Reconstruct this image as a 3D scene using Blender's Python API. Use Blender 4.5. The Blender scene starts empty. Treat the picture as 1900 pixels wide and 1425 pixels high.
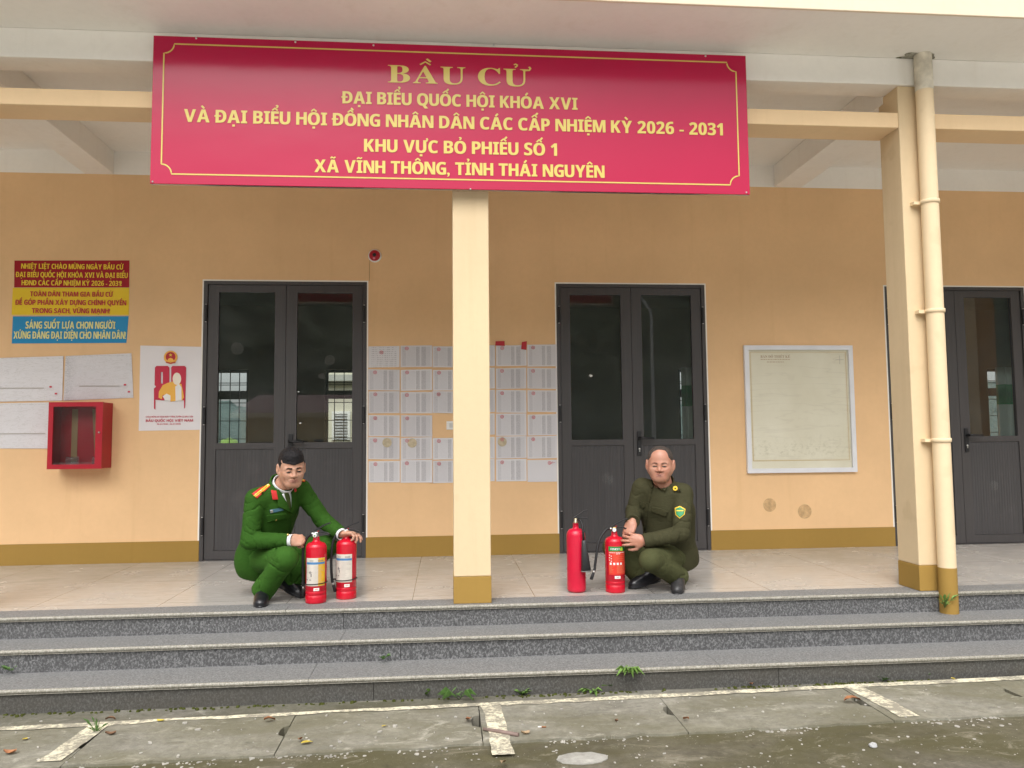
import bpy, math, random, unicodedata
import numpy as np
from mathutils import Vector, Matrix, noise as mnoise
from mathutils.bvhtree import BVHTree

SC = bpy.context.scene
COL = SC.collection
R_ = math.radians
rng = random.Random(7)

# ------------------------------------------------------------------ camera
CD, CZ, YAW, PITCH, ROLL, FPX = 6.9728, 1.0388, 0.0859, 0.0704, -0.0091, 1430.0
cy, sy = math.cos(YAW), math.sin(YAW); cp, sp = math.cos(PITCH), math.sin(PITCH); cr, sr = math.cos(ROLL), math.sin(ROLL)
_X = np.array([cy, -sy, 0.]); _F = np.array([sy*cp, cy*cp, sp]); _U0 = np.array([-sy*sp, -cy*sp, cp])
CR = _X*cr + _U0*sr; CU = -_X*sr + _U0*cr; CC = np.array([0, -CD, CZ])
camd = bpy.data.cameras.new('camera'); cam = bpy.data.objects.new('camera', camd); COL.objects.link(cam)
cam.matrix_world = Matrix(((CR[0], CU[0], -_F[0], CC[0]), (CR[1], CU[1], -_F[1], CC[1]), (CR[2], CU[2], -_F[2], CC[2]), (0, 0, 0, 1)))
camd.sensor_fit = 'HORIZONTAL'; camd.sensor_width = 36.0; camd.lens = 36.0*FPX/1900.0
camd.clip_start = 0.05; camd.clip_end = 1000
SC.camera = cam

# ------------------------------------------------------------------ light
SUN_EL, SUN_AZ = 52.0, 195.0        # degrees; azimuth of the sun seen from above, clockwise from +y
w = bpy.data.worlds.new('World'); SC.world = w; w.use_nodes = True
nt = w.node_tree; bgn = nt.nodes['Background']
sky = nt.nodes.new('ShaderNodeTexSky'); sky.sky_type = 'NISHITA'; sky.sun_disc = False
sky.sun_elevation = R_(SUN_EL); sky.sun_rotation = R_(SUN_AZ); sky.dust_density = 4.0; sky.air_density = 1.0; sky.ozone_density = 1.0
hsv = nt.nodes.new('ShaderNodeHueSaturation'); hsv.inputs['Saturation'].default_value = 0.14   # overcast: nearly white sky
tcw = nt.nodes.new('ShaderNodeTexCoord'); sepw = nt.nodes.new('ShaderNodeSeparateXYZ'); mrw = nt.nodes.new('ShaderNodeMapRange'); mulw = nt.nodes.new('ShaderNodeMixRGB'); mulw.blend_type = 'MULTIPLY'; mulw.inputs[0].default_value = 1
mrw.inputs[1].default_value = 0.0; mrw.inputs[2].default_value = .9; mrw.inputs[3].default_value = .92; mrw.inputs[4].default_value = 1.06   # overcast: brighter overhead than at the horizon
nt.links.new(sky.outputs[0], hsv.inputs['Color']); nt.links.new(tcw.outputs['Generated'], sepw.inputs[0]); nt.links.new(sepw.outputs[2], mrw.inputs[0])
nt.links.new(hsv.outputs[0], mulw.inputs[1]); nt.links.new(mrw.outputs[0], mulw.inputs[2]); nt.links.new(mulw.outputs[0], bgn.inputs[0])
bgn.inputs[1].default_value = 0.145
sund = bpy.data.lights.new('sun', 'SUN'); sund.energy = .9; sund.angle = R_(60); sund.color = (1, .965, .91)
sun = bpy.data.objects.new('sun', sund); COL.objects.link(sun)
_sd = Vector((math.sin(R_(SUN_AZ))*math.cos(R_(SUN_EL)), math.cos(R_(SUN_AZ))*math.cos(R_(SUN_EL)), math.sin(R_(SUN_EL))))
sun.rotation_euler = _sd.to_track_quat('Z', 'Y').to_euler()
SC.view_settings.view_transform = 'Standard'; SC.view_settings.look = 'None'
SC.view_settings.exposure = 0.85; SC.view_settings.gamma = 1
SC.render.engine = 'CYCLES'
SC.cycles.use_denoising = True; SC.cycles.max_bounces = 8; SC.cycles.diffuse_bounces = 5
SC.cycles.sample_clamp_indirect = 6

# ------------------------------------------------------------------ picking points on real planes
def ray(px, py): return CR*(px-950)/FPX + CU*(712.5-py)/FPX + _F
def aty(px, py, y):
    d = ray(px, py); return CC + d*(y-CC[1])/d[1]
def atz(px, py, z):
    d = ray(px, py); return CC + d*(z-CC[2])/d[2]
def wl(px, py, y=0.0):
    q = aty(px, py, y); return (float(q[0]), float(q[2]))

# ------------------------------------------------------------------ materials
class NG:
    def __init__(s, name):
        s.m = bpy.data.materials.new(name); s.m.use_nodes = True; s.t = s.m.node_tree
        s.b = s.t.nodes['Principled BSDF']; s.out = s.t.nodes['Material Output']
    def n(s, ty, **kw):
        x = s.t.nodes.new('ShaderNode'+ty)
        for k, v in kw.items():
            if k.startswith('i_'):
                key = k[2:]; key = int(key) if key.isdigit() else key.replace('_', ' ')
                if isinstance(v, bpy.types.NodeSocket): s.t.links.new(v, x.inputs[key])
                else: x.inputs[key].default_value = v
            else: setattr(x, k, v)
        return x
    def link(s, a, b): s.t.links.new(a, b)
    def coord(s, which='Object', scale=(1, 1, 1), rot=(0, 0, 0)):
        tc = s.n('TexCoord'); mp = s.n('Mapping'); s.link(tc.outputs[which], mp.inputs[0]); mp.inputs['Scale'].default_value = scale; mp.inputs['Rotation'].default_value = rot
        return mp.outputs[0]
    def noise(s, vec, scale, detail=4, rough=.55, dist=0):
        x = s.n('TexNoise', i_Scale=scale, i_Detail=detail, i_Roughness=rough, i_Distortion=dist); s.link(vec, x.inputs['Vector']); return x.outputs['Fac']
    def ramp(s, fac, stops, interp='LINEAR'):
        x = s.n('ValToRGB'); s.link(fac, x.inputs[0]); e = x.color_ramp.elements; x.color_ramp.interpolation = interp
        while len(e) < len(stops): e.new(.5)
        for el, (p, c) in zip(e, stops):
            el.position = p; el.color = (c, c, c, 1) if isinstance(c, (int, float)) else (*c, 1)
        return x.outputs[0]
    def mix(s, fac, a, b, mode='MIX'):
        x = s.n('MixRGB', blend_type=mode)
        for i, v in ((0, fac), (1, a), (2, b)):
            if isinstance(v, bpy.types.NodeSocket): s.link(v, x.inputs[i])
            elif isinstance(v, (int, float)): x.inputs[i].default_value = v if i == 0 else (v, v, v, 1)
            else: x.inputs[i].default_value = (*v, 1)
        return x.outputs[0]
    def math(s, op, a, b=0.0):
        x = s.n('Math', operation=op)
        for i, v in ((0, a), (1, b)):
            if isinstance(v, bpy.types.NodeSocket): s.link(v, x.inputs[i])
            else: x.inputs[i].default_value = v
        return x.outputs[0]
    def base(s, c, rough=None, spec=None):
        if isinstance(c, bpy.types.NodeSocket): s.link(c, s.b.inputs['Base Color'])
        else: s.b.inputs['Base Color'].default_value = (*c, 1)
        if rough is not None:
            if isinstance(rough, bpy.types.NodeSocket): s.link(rough, s.b.inputs['Roughness'])
            else: s.b.inputs['Roughness'].default_value = rough
        if spec is not None: s.b.inputs['Specular IOR Level'].default_value = spec
        return s
    def bump(s, h, strength=.3, dist=.01):
        x = s.n('Bump', i_Strength=strength, i_Distance=dist); s.link(h, x.inputs['Height']); s.link(x.outputs[0], s.b.inputs['Normal']); return s

def simple(name, c, rough=.5, spec=.5, var=0.0, scale=8, bump=0.0, bscale=60, metal=0.0):
    g = NG(name); v = g.coord()
    if var:
        f = g.noise(v, scale, 5)
        lo = tuple(x*(1-var) for x in c); hi = tuple(min(1, x*(1+var)) for x in c)
        g.base(g.ramp(f, [(.3, lo), (.7, hi)]), rough, spec)
    else: g.base(c, rough, spec)
    if bump: g.bump(g.noise(v, bscale, 3), bump, .004)
    g.b.inputs['Metallic'].default_value = metal
    return g.m

def plaster(name, c, dirt=.10, stain=.0):
    g = NG(name); v = g.coord()
    big = g.noise(v, .9, 5, .6); fine = g.noise(v, 24, 4, .6)
    vs = g.coord(scale=(6, 6, .5)); streak = g.noise(vs, 1.4, 4, .6)
    c0 = tuple(x*(1-dirt) for x in c); c1 = tuple(min(1, x*(1+dirt*.45)) for x in c)
    col = g.ramp(big, [(.3, c0), (.68, c1)])
    col = g.mix(g.ramp(fine, [(.4, 0.), (.75, .12)]), col, tuple(x*.78 for x in c))
    col = g.mix(g.ramp(streak, [(.56, 0.), (.74, .22)]), col, tuple(x*y for x, y in zip(c, (.8, .76, .7))))
    if stain:
        sp_ = g.noise(v, 5, 2, .4)
        col = g.mix(g.ramp(sp_, [(.66, 0.), (.72, stain)]), col, tuple(x*y for x, y in zip(c, (.6, .55, .45))))
    g.base(col, .82, .25); g.bump(g.noise(v, 90, 3), .25, .003)
    return g.m

M = {}
M['ochre'] = plaster('ochre_wall_paint', (.78, .515, .28), .10)
M['ochre_col'] = plaster('ochre_column_paint', (.68, .53, .335), .05, .18)
M['ochre_beam'] = plaster('ochre_beam_paint', (.79, .58, .35), .05)
M['skirt'] = plaster('brown_skirting_paint', (.335, .205, .05), .08)
M['cream'] = plaster('cream_ceiling_paint', (.86, .83, .775), .06)
M['pipe'] = plaster('pipe_paint', (.76, .60, .39), .06, .15)
M['fascia'] = plaster('roof_fascia_paint', (.74, .62, .47), .06)
M['doorgrey'] = None
def door_metal():
    g = NG('grey_brown_aluminium'); v = g.coord(scale=(60, 60, .8)); f = g.noise(v, 2.2, 5, .65)
    g.base(g.ramp(f, [(.3, (.050, .046, .046)), (.7, (.066, .061, .061))]), .42, .45); g.bump(f, .06, .002); return g.m
M['doorgrey'] = door_metal()
def door_panel():
    g = NG('ribbed_door_panel'); v = g.coord(scale=(1, 1, 1)); sx = g.n('SeparateXYZ'); g.link(v, sx.inputs[0])
    wv = g.math('SINE', g.math('MULTIPLY', sx.outputs[0], 240.)); f = g.noise(g.coord(scale=(90, 90, 1)), 2, 4)
    col = g.ramp(f, [(.3, (.044, .042, .043)), (.7, (.066, .062, .063))])
    dust = g.noise(g.coord(), 3.1, 5, .62); col = g.mix(g.ramp(dust, [(.58, 0.), (.8, .35)]), col, (.13, .12, .115))
    g.base(col, .45, .4); g.bump(wv, .35, .002); return g.m
M['doorpanel'] = door_panel()
M['black'] = simple('black_metal', (.012, .012, .014), .38)
M['blackrubber'] = simple('black_rubber', (.014, .014, .015), .55, .4)
M['steel'] = simple('bright_steel', (.62, .62, .60), .28, metal=1.0)
M['brass'] = simple('yellow_brass', (.75, .52, .18), .3, metal=1.0)
M['white'] = simple('white_plastic', (.78, .77, .74), .4, var=.03)
M['red_paint'] = simple('red_enamel', (.52, .006, .022), .22, .5, var=.05, scale=10)
M['red_paint2'] = simple('pinkish_red_enamel', (.56, .008, .038), .3, .5, var=.06, scale=14)
M['red_box'] = simple('dark_red_enamel', (.40, .008, .022), .42, .4, var=.08, scale=9)
M['interior'] = simple('interior_plaster', (.46, .38, .25), .9, .2, var=.1, scale=1)
M['interior_dark'] = simple('interior_floor_tile', (.22, .2, .18), .4)
M['wood'] = simple('dark_grille_paint', (.012, .022, .016), .5)

def glass_mat(name, tint=(.80, .84, .82), refl=1.7):
    g = NG(name); fr = g.n('Fresnel', i_IOR=1.5); fac = g.math('MINIMUM', g.math('MULTIPLY', fr.outputs[0], refl), 1.0)
    tr = g.n('BsdfTransparent'); tr.inputs[0].default_value = (*tint, 1); gl = g.n('BsdfGlossy', i_Roughness=.008); gl.inputs[0].default_value = (1, 1, 1, 1)
    mx = g.n('MixShader'); g.link(fac, mx.inputs[0]); g.link(tr.outputs[0], mx.inputs[1]); g.link(gl.outputs[0], mx.inputs[2])
    df = g.n('BsdfDiffuse'); df.inputs[0].default_value = (.50, .55, .55, 1)
    dust = g.ramp(g.noise(g.coord(), 2.2, 6, .65), [(.38, .020), (.85, .085)])  # real dust, strengthened to paint a pale haze where reflections are dim
    m2 = g.n('MixShader'); g.link(dust, m2.inputs[0]); g.link(mx.outputs[0], m2.inputs[1]); g.link(df.outputs[0], m2.inputs[2])
    g.link(m2.outputs[0], g.out.inputs[0]); return g.m
M['glass'] = glass_mat('dust_haze_door_glass', refl=2.3)
M['pane'] = glass_mat('window_glass', (.92, .95, .94), 1.0)

def granite(name, dark, mid, light, rough, bump, dirt=0.0):
    g = NG(name); v = g.coord(scale=(1, 1, .75), rot=(0, .5, 0)); a = g.noise(v, 96, 4, .62, .5); b = g.noise(v, 210, 2, .5); big = g.noise(g.coord(), 1.3, 4)
    col = g.ramp(a, [(.36, dark), (.49, mid), (.60, light)])
    col = g.mix(g.ramp(b, [(.45, 0.), (.65, .55)]), col, dark)
    col = g.mix(g.ramp(big, [(.35, .0), (.7, .28)]), col, mid)
    if dirt:
        sep = g.n('SeparateXYZ'); g.link(g.coord(), sep.inputs[0])
        d = g.noise(g.coord(scale=(1, 1, 3)), 2.0, 5, .6)
        col = g.mix(g.ramp(d, [(.3, dirt), (.62, dirt*.45)]), col, (.072, .065, .052))
    g.base(col, rough, .45); g.bump(b, bump, .003); return g.m
M['riser'] = granite('speckled_grey_granite', (.054, .054, .055), (.098, .098, .10), (.235, .235, .237), .38, .1)
M['riser_dirty'] = granite('soiled_grey_granite', (.038, .038, .038), (.075, .075, .073), (.18, .18, .176), .55, .15, .75)
M['tread'] = granite('flamed_grey_granite', (.12, .12, .119), (.185, .185, .183), (.29, .29, .285), .6, .35)
M['nosing'] = granite('honed_granite_edge', (.17, .16, .13), (.28, .265, .22), (.40, .38, .33), .45, .2)

def tile_mat():
    g = NG('marbled_floor_tile'); v = g.coord()
    vv = g.coord(scale=(1, 2.6, 1), rot=(0, 0, .35)); a = g.noise(vv, 1.7, 7, .62, 1.6)
    col = g.ramp(a, [(.25, (.34, .32, .29)), (.45, (.46, .435, .40)), (.55, (.42, .395, .36)), (.75, (.54, .515, .475))])
    vein = g.noise(vv, 1.1, 4, .5, 2.4); col = g.mix(g.ramp(vein, [(.485, 0.), (.5, .35), (.515, 0.)]), col, (.33, .29, .25))
    br = g.n('TexBrick', offset=0.0, i_Scale=1.0, i_Mortar_Size=.0022, i_Brick_Width=.8, i_Row_Height=.8); br.squash = 1
    mp = g.n('Mapping'); g.link(v, mp.inputs[0]); mp.inputs['Location'].default_value = (.22, .14, 0); g.link(mp.outputs[0], br.inputs['Vector'])
    col = g.mix(br.outputs['Fac'], col, (.16, .14, .12))
    dirt = g.noise(v, 2.3, 5, .6); g.base(col, g.ramp(dirt, [(.3, .14), (.75, .34)]), .5); return g.m
M['tile'] = tile_mat()

def concrete(name, c_lo, c_hi, moss, mossamt, rough=.85):
    g = NG(name); v = g.coord(); a = g.noise(v, 2.2, 8, .68); b = g.noise(v, 30, 6, .7); c = g.noise(v, 7, 6, .65, .4); d = g.noise(g.coord(scale=(1, 2.2, 1)), 1.1, 6, .62, .5)
    col = g.ramp(a, [(.3, c_lo), (.7, c_hi)])
    col = g.mix(g.ramp(b, [(.42, .0), (.7, .5)]), col, tuple(x*.55 for x in c_lo))
    col = g.mix(g.ramp(c, [(.55, 0.), (.7, .55)]), col, tuple(min(1, x*1.35) for x in c_hi))
    col = g.mix(g.ramp(d, [(.40, 0.), (.62, mossamt)]), col, moss)
    e = g.noise(g.coord(scale=(1, 1.8, 1)), 4.2, 8, .78, .8); col = g.mix(g.ramp(e, [(.56, 0.), (.66, .6)]), col, tuple(min(1, x*1.5) for x in c_hi)); col = g.mix(g.ramp(e, [(.30, .55), (.42, 0.)]), col, tuple(x*.45 for x in c_lo))
    sp_ = g.n('TexVoronoi', i_Scale=55.); g.link(v, sp_.inputs['Vector']); dots = g.ramp(sp_.outputs['Distance'], [(.10, .55), (.17, 0.)])
    sel = g.ramp(g.noise(v, 11, 2), [(.52, 0.), (.6, 1.)]); col = g.mix(g.math('MULTIPLY', dots, sel), col, (.42, .40, .34))
    g.base(col, rough, .3); h = g.mix(.5, g.mix(.5, b, c), e); g.bump(h, .8, .02); return g.m
M['ground'] = concrete('damp_mossy_concrete', (.085, .075, .052), (.19, .172, .13), (.085, .077, .034), .8)
M['strip'] = concrete('stained_cement_strip', (.12, .112, .09), (.26, .248, .21), (.08, .075, .04), .75)
M['slab'] = concrete('weathered_concrete', (.19, .18, .145), (.33, .315, .265), (.145, .135, .08), .65)
def worn_paint():
    g = NG('worn_cream_paint'); v = g.coord(); a = g.noise(v, 9, 8, .72); b = g.noise(v, 45, 4, .7)
    f = g.ramp(g.mix(.45, a, b), [(.44, 0.), (.54, .9)])
    col = g.mix(f, g.ramp(b, [(.3, (.70, .64, .46)), (.7, (.80, .75, .58))]), (.25, .23, .185)); g.base(col, .85, .25); g.bump(b, .4, .006); return g.m
M['linepaint'] = worn_paint()
M['pit_shade'] = simple('drain_channel_shade', (.014, .012, .009), .9)  # near-black colour puts the shade under the covers into the channel

# ------------------------------------------------------------------ mesh builder
class MB:
    def __init__(s): s.v = []; s.f = []; s.mi = []; s.sm = []
    def add(s, vs, fs, mi=0, smooth=False):
        o = len(s.v); s.v += [tuple(map(float, p)) for p in vs]; s.f += [tuple(i+o for i in f) for f in fs]; s.mi += [mi]*len(fs); s.sm += [smooth]*len(fs); return s
    def box(s, x0, x1, y0, y1, z0, z1, mi=0):
        return s.add([(x0, y0, z0), (x1, y0, z0), (x1, y1, z0), (x0, y1, z0), (x0, y0, z1), (x1, y0, z1), (x1, y1, z1), (x0, y1, z1)],
                     [(0, 3, 2, 1), (4, 5, 6, 7), (0, 1, 5, 4), (1, 2, 6, 5), (2, 3, 7, 6), (3, 0, 4, 7)], mi)
    def quad(s, a, b, c, d, mi=0): return s.add([a, b, c, d], [(0, 1, 2, 3)], mi)
    def prism(s, pts, y0, y1, mi=0):      # polygon in x,z pushed from y0 (front) to y1; pts counter-clockwise seen from -y
        n = len(pts); vs = [(x, y0, z) for x, z in pts]+[(x, y1, z) for x, z in pts]
        return s.add(vs, [tuple(range(n)), tuple(range(2*n-1, n-1, -1))]+[(i, i+n, (i+1) % n+n, (i+1) % n) for i in range(n)], mi)
    def slabpoly(s, pts, z0, z1, mi=0):   # polygon in x,y (counter-clockwise seen from above)
        n = len(pts); vs = [(x, y, z1) for x, y in pts]+[(x, y, z0) for x, y in pts]
        return s.add(vs, [tuple(range(n)), tuple(range(2*n-1, n-1, -1))]+[((i+1) % n, i, i+n, (i+1) % n+n) for i in range(n)], mi)
    def tube(s, pts, r, seg=10, mi=0, caps=True):
        pts = [Vector(p) for p in pts]; n = len(pts); rs = r if hasattr(r, '__len__') else [r]*n
        t0 = (pts[1]-pts[0]).normalized(); up = Vector((0, 0, 1)) if abs(t0.z) < .9 else Vector((1, 0, 0)); nx = t0.cross(up).normalized(); vs = []
        for i, p in enumerate(pts):
            t = ((pts[min(i+1, n-1)]-pts[max(i-1, 0)])).normalized(); nx = (nx-t*nx.dot(t)).normalized(); ny = t.cross(nx)
            for k in range(seg):
                a = 2*math.pi*k/seg; vs.append(p+(nx*math.cos(a)+ny*math.sin(a))*rs[i])
        fs = [(i*seg+k, i*seg+(k+1) % seg, (i+1)*seg+(k+1) % seg, (i+1)*seg+k) for i in range(n-1) for k in range(seg)]
        s.add(vs, fs, mi, True)
        if caps:
            o = len(s.v)-len(vs); s.f += [tuple(o+k for k in range(seg))[::-1], tuple(o+(n-1)*seg+k for k in range(seg))]; s.mi += [mi]*2; s.sm += [False]*2
        return s
    def lathe(s, prof, c=(0, 0, 0), seg=32, mi=0, axis='z'):   # prof: (radius, height) from bottom to top
        vs = []
        for r, h in prof:
            for k in range(seg):
                a = 2*math.pi*k/seg; q = (r*math.cos(a), r*math.sin(a), h)
                if axis == 'y': q = (q[0], -q[2], q[1])
                if axis == 'x': q = (q[2], q[0], q[1])
                vs.append((q[0]+c[0], q[1]+c[1], q[2]+c[2]))
        n = len(prof); fs = [(i*seg+k, i*seg+(k+1) % seg, (i+1)*seg+(k+1) % seg, (i+1)*seg+k) for i in range(n-1) for k in range(seg)]
        return s.add(vs, fs, mi, True)
    def build(s, name, mats, parent=None, bevel=0.0, seg=2, sub=0, world=True):
        me = bpy.data.meshes.new(name); me.from_pydata(s.v, [], s.f); mats = mats if isinstance(mats, (list, tuple)) else [mats]
        for m in mats: me.materials.append(m)
        me.polygons.foreach_set('material_index', s.mi); me.polygons.foreach_set('use_smooth', s.sm); me.update()
        o = bpy.data.objects.new(name, me); COL.objects.link(o)
        if parent is not None:
            o.parent = parent
            o.matrix_parent_inverse = Matrix.Translation(parent.location).inverted() if parent.parent is None else Matrix()
        if bevel:
            b = o.modifiers.new('bevel', 'BEVEL'); b.width = bevel; b.segments = seg; b.limit_method = 'ANGLE'; b.angle_limit = R_(40)
        return o
def tag(o, label=None, cat=None, group=None, kind=None):
    if label: o['label'] = label
    if cat: o['category'] = cat
    if group: o['group'] = group
    if kind: o['kind'] = kind
    return o
def thing(name, label, cat, group=None, loc=None):
    o = bpy.data.objects.new(name, None); COL.objects.link(o); o.empty_display_size = .1
    if loc is not None: o.location = loc
    return tag(o, label, cat, group)

# ------------------------------------------------------------------ lettering: glyph outlines set one by one, with drawn accents
_gl = {}
def glyph(ch):
    if ch in _gl: return _gl[ch]
    cu = bpy.data.curves.new('g', 'FONT'); cu.body = ch; cu.size = 1.0; cu.resolution_u = 4; o = bpy.data.objects.new('g', cu); COL.objects.link(o)
    dg = bpy.context.evaluated_depsgraph_get(); me = bpy.data.meshes.new_from_object(o.evaluated_get(dg))
    vs = [tuple(v.co[:2]) for v in me.vertices]; fs = [tuple(p.vertices) for p in me.polygons]
    bpy.data.objects.remove(o); bpy.data.meshes.remove(me); bpy.data.curves.remove(cu)
    xs = [v[0] for v in vs]; ys = [v[1] for v in vs]
    _gl[ch] = (vs, fs, min(xs), max(xs), min(ys), max(ys)); return _gl[ch]
def mapped(c, style):
    if style == 'sans':
        if 'A' <= c <= 'Z': return chr(0x1D5D4+ord(c)-65)
        if '0' <= c <= '9': return chr(0x1D7EC+ord(c)-48)
    if style == 'serif':
        if 'A' <= c <= 'Z': return chr(0x1D400+ord(c)-65)
        if '0' <= c <= '9': return chr(0x1D7CE+ord(c)-48)
    return c
def thick(pts, wd):
    L, Rr = [], []; n = len(pts)
    for i in range(n):
        a = pts[max(i-1, 0)]; b = pts[min(i+1, n-1)]; dx, dy = b[0]-a[0], b[1]-a[1]; l = math.hypot(dx, dy) or 1; nx, ny = -dy/l*wd/2, dx/l*wd/2
        L.append((pts[i][0]+nx, pts[i][1]+ny)); Rr.append((pts[i][0]-nx, pts[i][1]-ny))
    return L+Rr, [(i, i+n, i+n+1, i+1) for i in range(n-1)]
def text_mb(s, style, x0, x1, zc, h, y, track=.10, space=.40, justify=True, mb=None, mi=0, fixed=None, bold=0.0):
    """text between x0 and x1 in the plane y, capital height h, baseline zc"""
    s = unicodedata.normalize('NFD', s.replace('Đ', 'D\u0335')); V, F = [], []; mk = set(); pen = 0.0; H = glyph(mapped('H', style))[5]; st = .17 if style == 'sans' else .12
    i = 0; items = []
    while i < len(s):
        c = s[i]; marks = []; i += 1
        while i < len(s) and unicodedata.combining(s[i]): marks.append(s[i]); i += 1
        if c == ' ': pen += space*H; continue
        vs, fs, gx0, gx1, gy0, gy1 = glyph(mapped(c, style)); o = len(V); V += [(v[0]-gx0+pen, v[1]) for v in vs]; F += [tuple(k+o for k in f) for f in fs]
        KV = len(V); wd = gx1-gx0; cx = pen+wd/2; top = H*1.06; above = 0
        def put(pts, t, cx=cx):
            v_, f_ = thick([(cx+a*H, b*H) for a, b in pts], t*H); o = len(V); mk.update(range(o, o+len(v_))); V.extend(v_); F.extend([tuple(k+o for k in f) for f in f_])
        has_c = '\u0302' in marks or '\u0306' in marks
        for m in marks:
            if m == '\u0302': put([(-.21, 1.08), (0, 1.25), (.21, 1.08)], st*.55)
            elif m == '\u0306': put([(-.19, 1.26), (-.1, 1.13), (.1, 1.13), (.19, 1.26)], st*.55)
            elif m == '\u0301': put([(.12, 1.26), (.27, 1.42)] if has_c else [(-.06, 1.09), (.12, 1.28)], st*.7)
            elif m == '\u0300': put([(.06, 1.42), (.22, 1.26)] if has_c else [(-.14, 1.28), (.06, 1.09)], st*.7)
            elif m == '\u0309':
                a, b = (.16, 1.26) if has_c else (0, 1.08); put([(a-.07, b+.17), (a, b+.21), (a+.07, b+.16), (a+.05, b+.09), (a, b+.06), (a, b)], st*.5)
            elif m == '\u0303':
                b = 1.3 if has_c else 1.12; put([(-.2, b), (-.1, b+.09), (.08, b+.01), (.2, b+.1)], st*.55)
            elif m == '\u0323': put([(-.085, -.2), (.085, -.2)], .16)
            elif m == '\u031b': put([(wd/H/2-.12, .93), (wd/H/2+.06, .95), (wd/H/2+.11, 1.06), (wd/H/2+.05, 1.15)], st*.65)
            elif m == '\u0335': put([(-wd/H/2-.09, .52), (-.02, .52)], st*.72)
        pen += wd+track*H
        if '\u031b' in marks: pen += .08*H
    pen -= track*H; sx = (x1-x0)/pen; sz = h/H; mb = mb or MB()
    if fixed: sx = sz*fixed; x0 = (x0+x1)/2-pen*sx/2
    for q, e in ((-1, .0004), (1, .0008)):
        if bold: mb.add([(x0+v[0]*sx+q*bold*h, y-e-(.0007 if i in mk else 0), zc+v[1]*sz) for i, v in enumerate(V)], F, mi)
    mb.add([(x0+v[0]*sx, y-(.0007 if i in mk else 0), zc+v[1]*sz) for i, v in enumerate(V)], F, mi); return mb

# ------------------------------------------------------------------ the ground, the steps
FY = -2.06; GZ = -.39
def back_line(x): return -2.755+.034*x
def front_line(x): return -3.275+.03*x
g = MB()
xs = [-400, -60, -9]+[round(-8+.5*i, 2) for i in range(37)]+[11.5, 60, 400]
for a, b in zip(xs, xs[1:]):
    ca, cb = max(-9, min(11.5, a)), max(-9, min(11.5, b))
    for f0, f1, mi in (((lambda x: FY-.3), (lambda x: back_line(x)-.03), 1),):
        g.quad((a, back_line(ca)-.03, GZ), (b, back_line(cb)-.03, GZ), (b, -2.0, GZ), (a, -2.0, GZ), 1)
    p0, p1 = (a, front_line(ca)+.05, GZ), (b, front_line(cb)+.05, GZ); q0, q1 = (a, back_line(ca)-.03, GZ), (b, back_line(cb)-.03, GZ)
    d0, d1 = [(p[0], p[1], GZ-.28) for p in (p0, p1)]; e0, e1 = [(p[0], p[1], GZ-.28) for p in (q0, q1)]
    g.quad(d0, d1, e1, e0, 2); g.quad(p0, p1, d1, d0, 2); g.quad(e0, e1, q1, q0, 2)
    m0, m1 = (a, -4.6+.02*ca, GZ), (b, -4.6+.02*cb, GZ); g.quad(m0, m1, p1, p0, 0); g.quad((a, -500, GZ), (b, -500, GZ), m1, m0, 3)
g.quad((-400, 9.0, GZ), (400, 9.0, GZ), (400, 500, GZ), (-400, 500, GZ), 0)
tag(g.build('ground', [M['ground'], M['strip'], M['pit_shade'], concrete('pale_yard_concrete', (.48, .465, .43), (.60, .585, .54), (.36, .35, .28), .25)]), kind='structure')  # out-of-view yard lightened to bounce light up under the veranda

def nosed(x0, x1, yf, yb, zt, th=.026, r=.011):
    prof = [(yb, zt-th), (yb, zt)]+[(yf+r-r*math.sin(t), zt-r+r*math.cos(t)) for t in [i*math.pi/8 for i in range(9)]]+[(yf+.004, zt-th)]
    return prof
def extr(prof, x0, x1, mb, mats):
    n = len(prof); vs = [(x0, y, z) for y, z in prof]+[(x1, y, z) for y, z in prof]
    for i in range(n):
        j = (i+1) % n; mb.add([vs[i], vs[j], vs[j+n], vs[i+n]], [(0, 1, 2, 3)], mats(prof[i], prof[j]))
    mb.add(vs[:n], [tuple(range(n))[::-1]], 0); mb.add(vs[n:], [tuple(range(n))], 0)
YS = [(-2.06, 0.0), (-2.308, -.13), (-2.603, -.26)]
jo = {0: [-9, -3.3, -.985, 1.33, 3.75, 6.1, 11], 1: [-9, -3.0, -.62, 1.72, 4.0, 11], 2: [-9, -3.1, -.75, 1.55, 3.62, 11]}
steps = None
for k, (yf, zt) in enumerate(YS):
    m = MB(); mr = MB(); cuts = jo[k]; back = -1.86 if k == 0 else YS[k-1][0]+.02
    for a, b in zip(cuts, cuts[1:]):
        extr(nosed(a, b, yf, back, zt), a+.0012, b-.0012, m, lambda p, q: 1 if (p[0] < yf+.0125 or q[0] < yf+.010) and p[1] < zt+.0001 else 0)
        mr.box(a+.35+.0015, b+.35-.0015, yf+.02, yf+.06, zt-.13-(.02 if k == 2 else 0), zt-.026)
    o = m.build('steps' if k == 0 else 'steps', [M['tread'], M['nosing']]); tag(o, kind='structure')
    o2 = mr.build('riser', M['riser_dirty'] if k == 2 else M['riser'], o)
fl = MB(); fl.quad((-9, -1.86, -.0005), (11, -1.86, -.0005), (11, .02, -.0005), (-9, .02, -.0005))
fl.box(-9, 11, -1.99, -.05, -.6, -.04)
tag(fl.build('veranda_floor', M['tile']), kind='structure')

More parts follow.
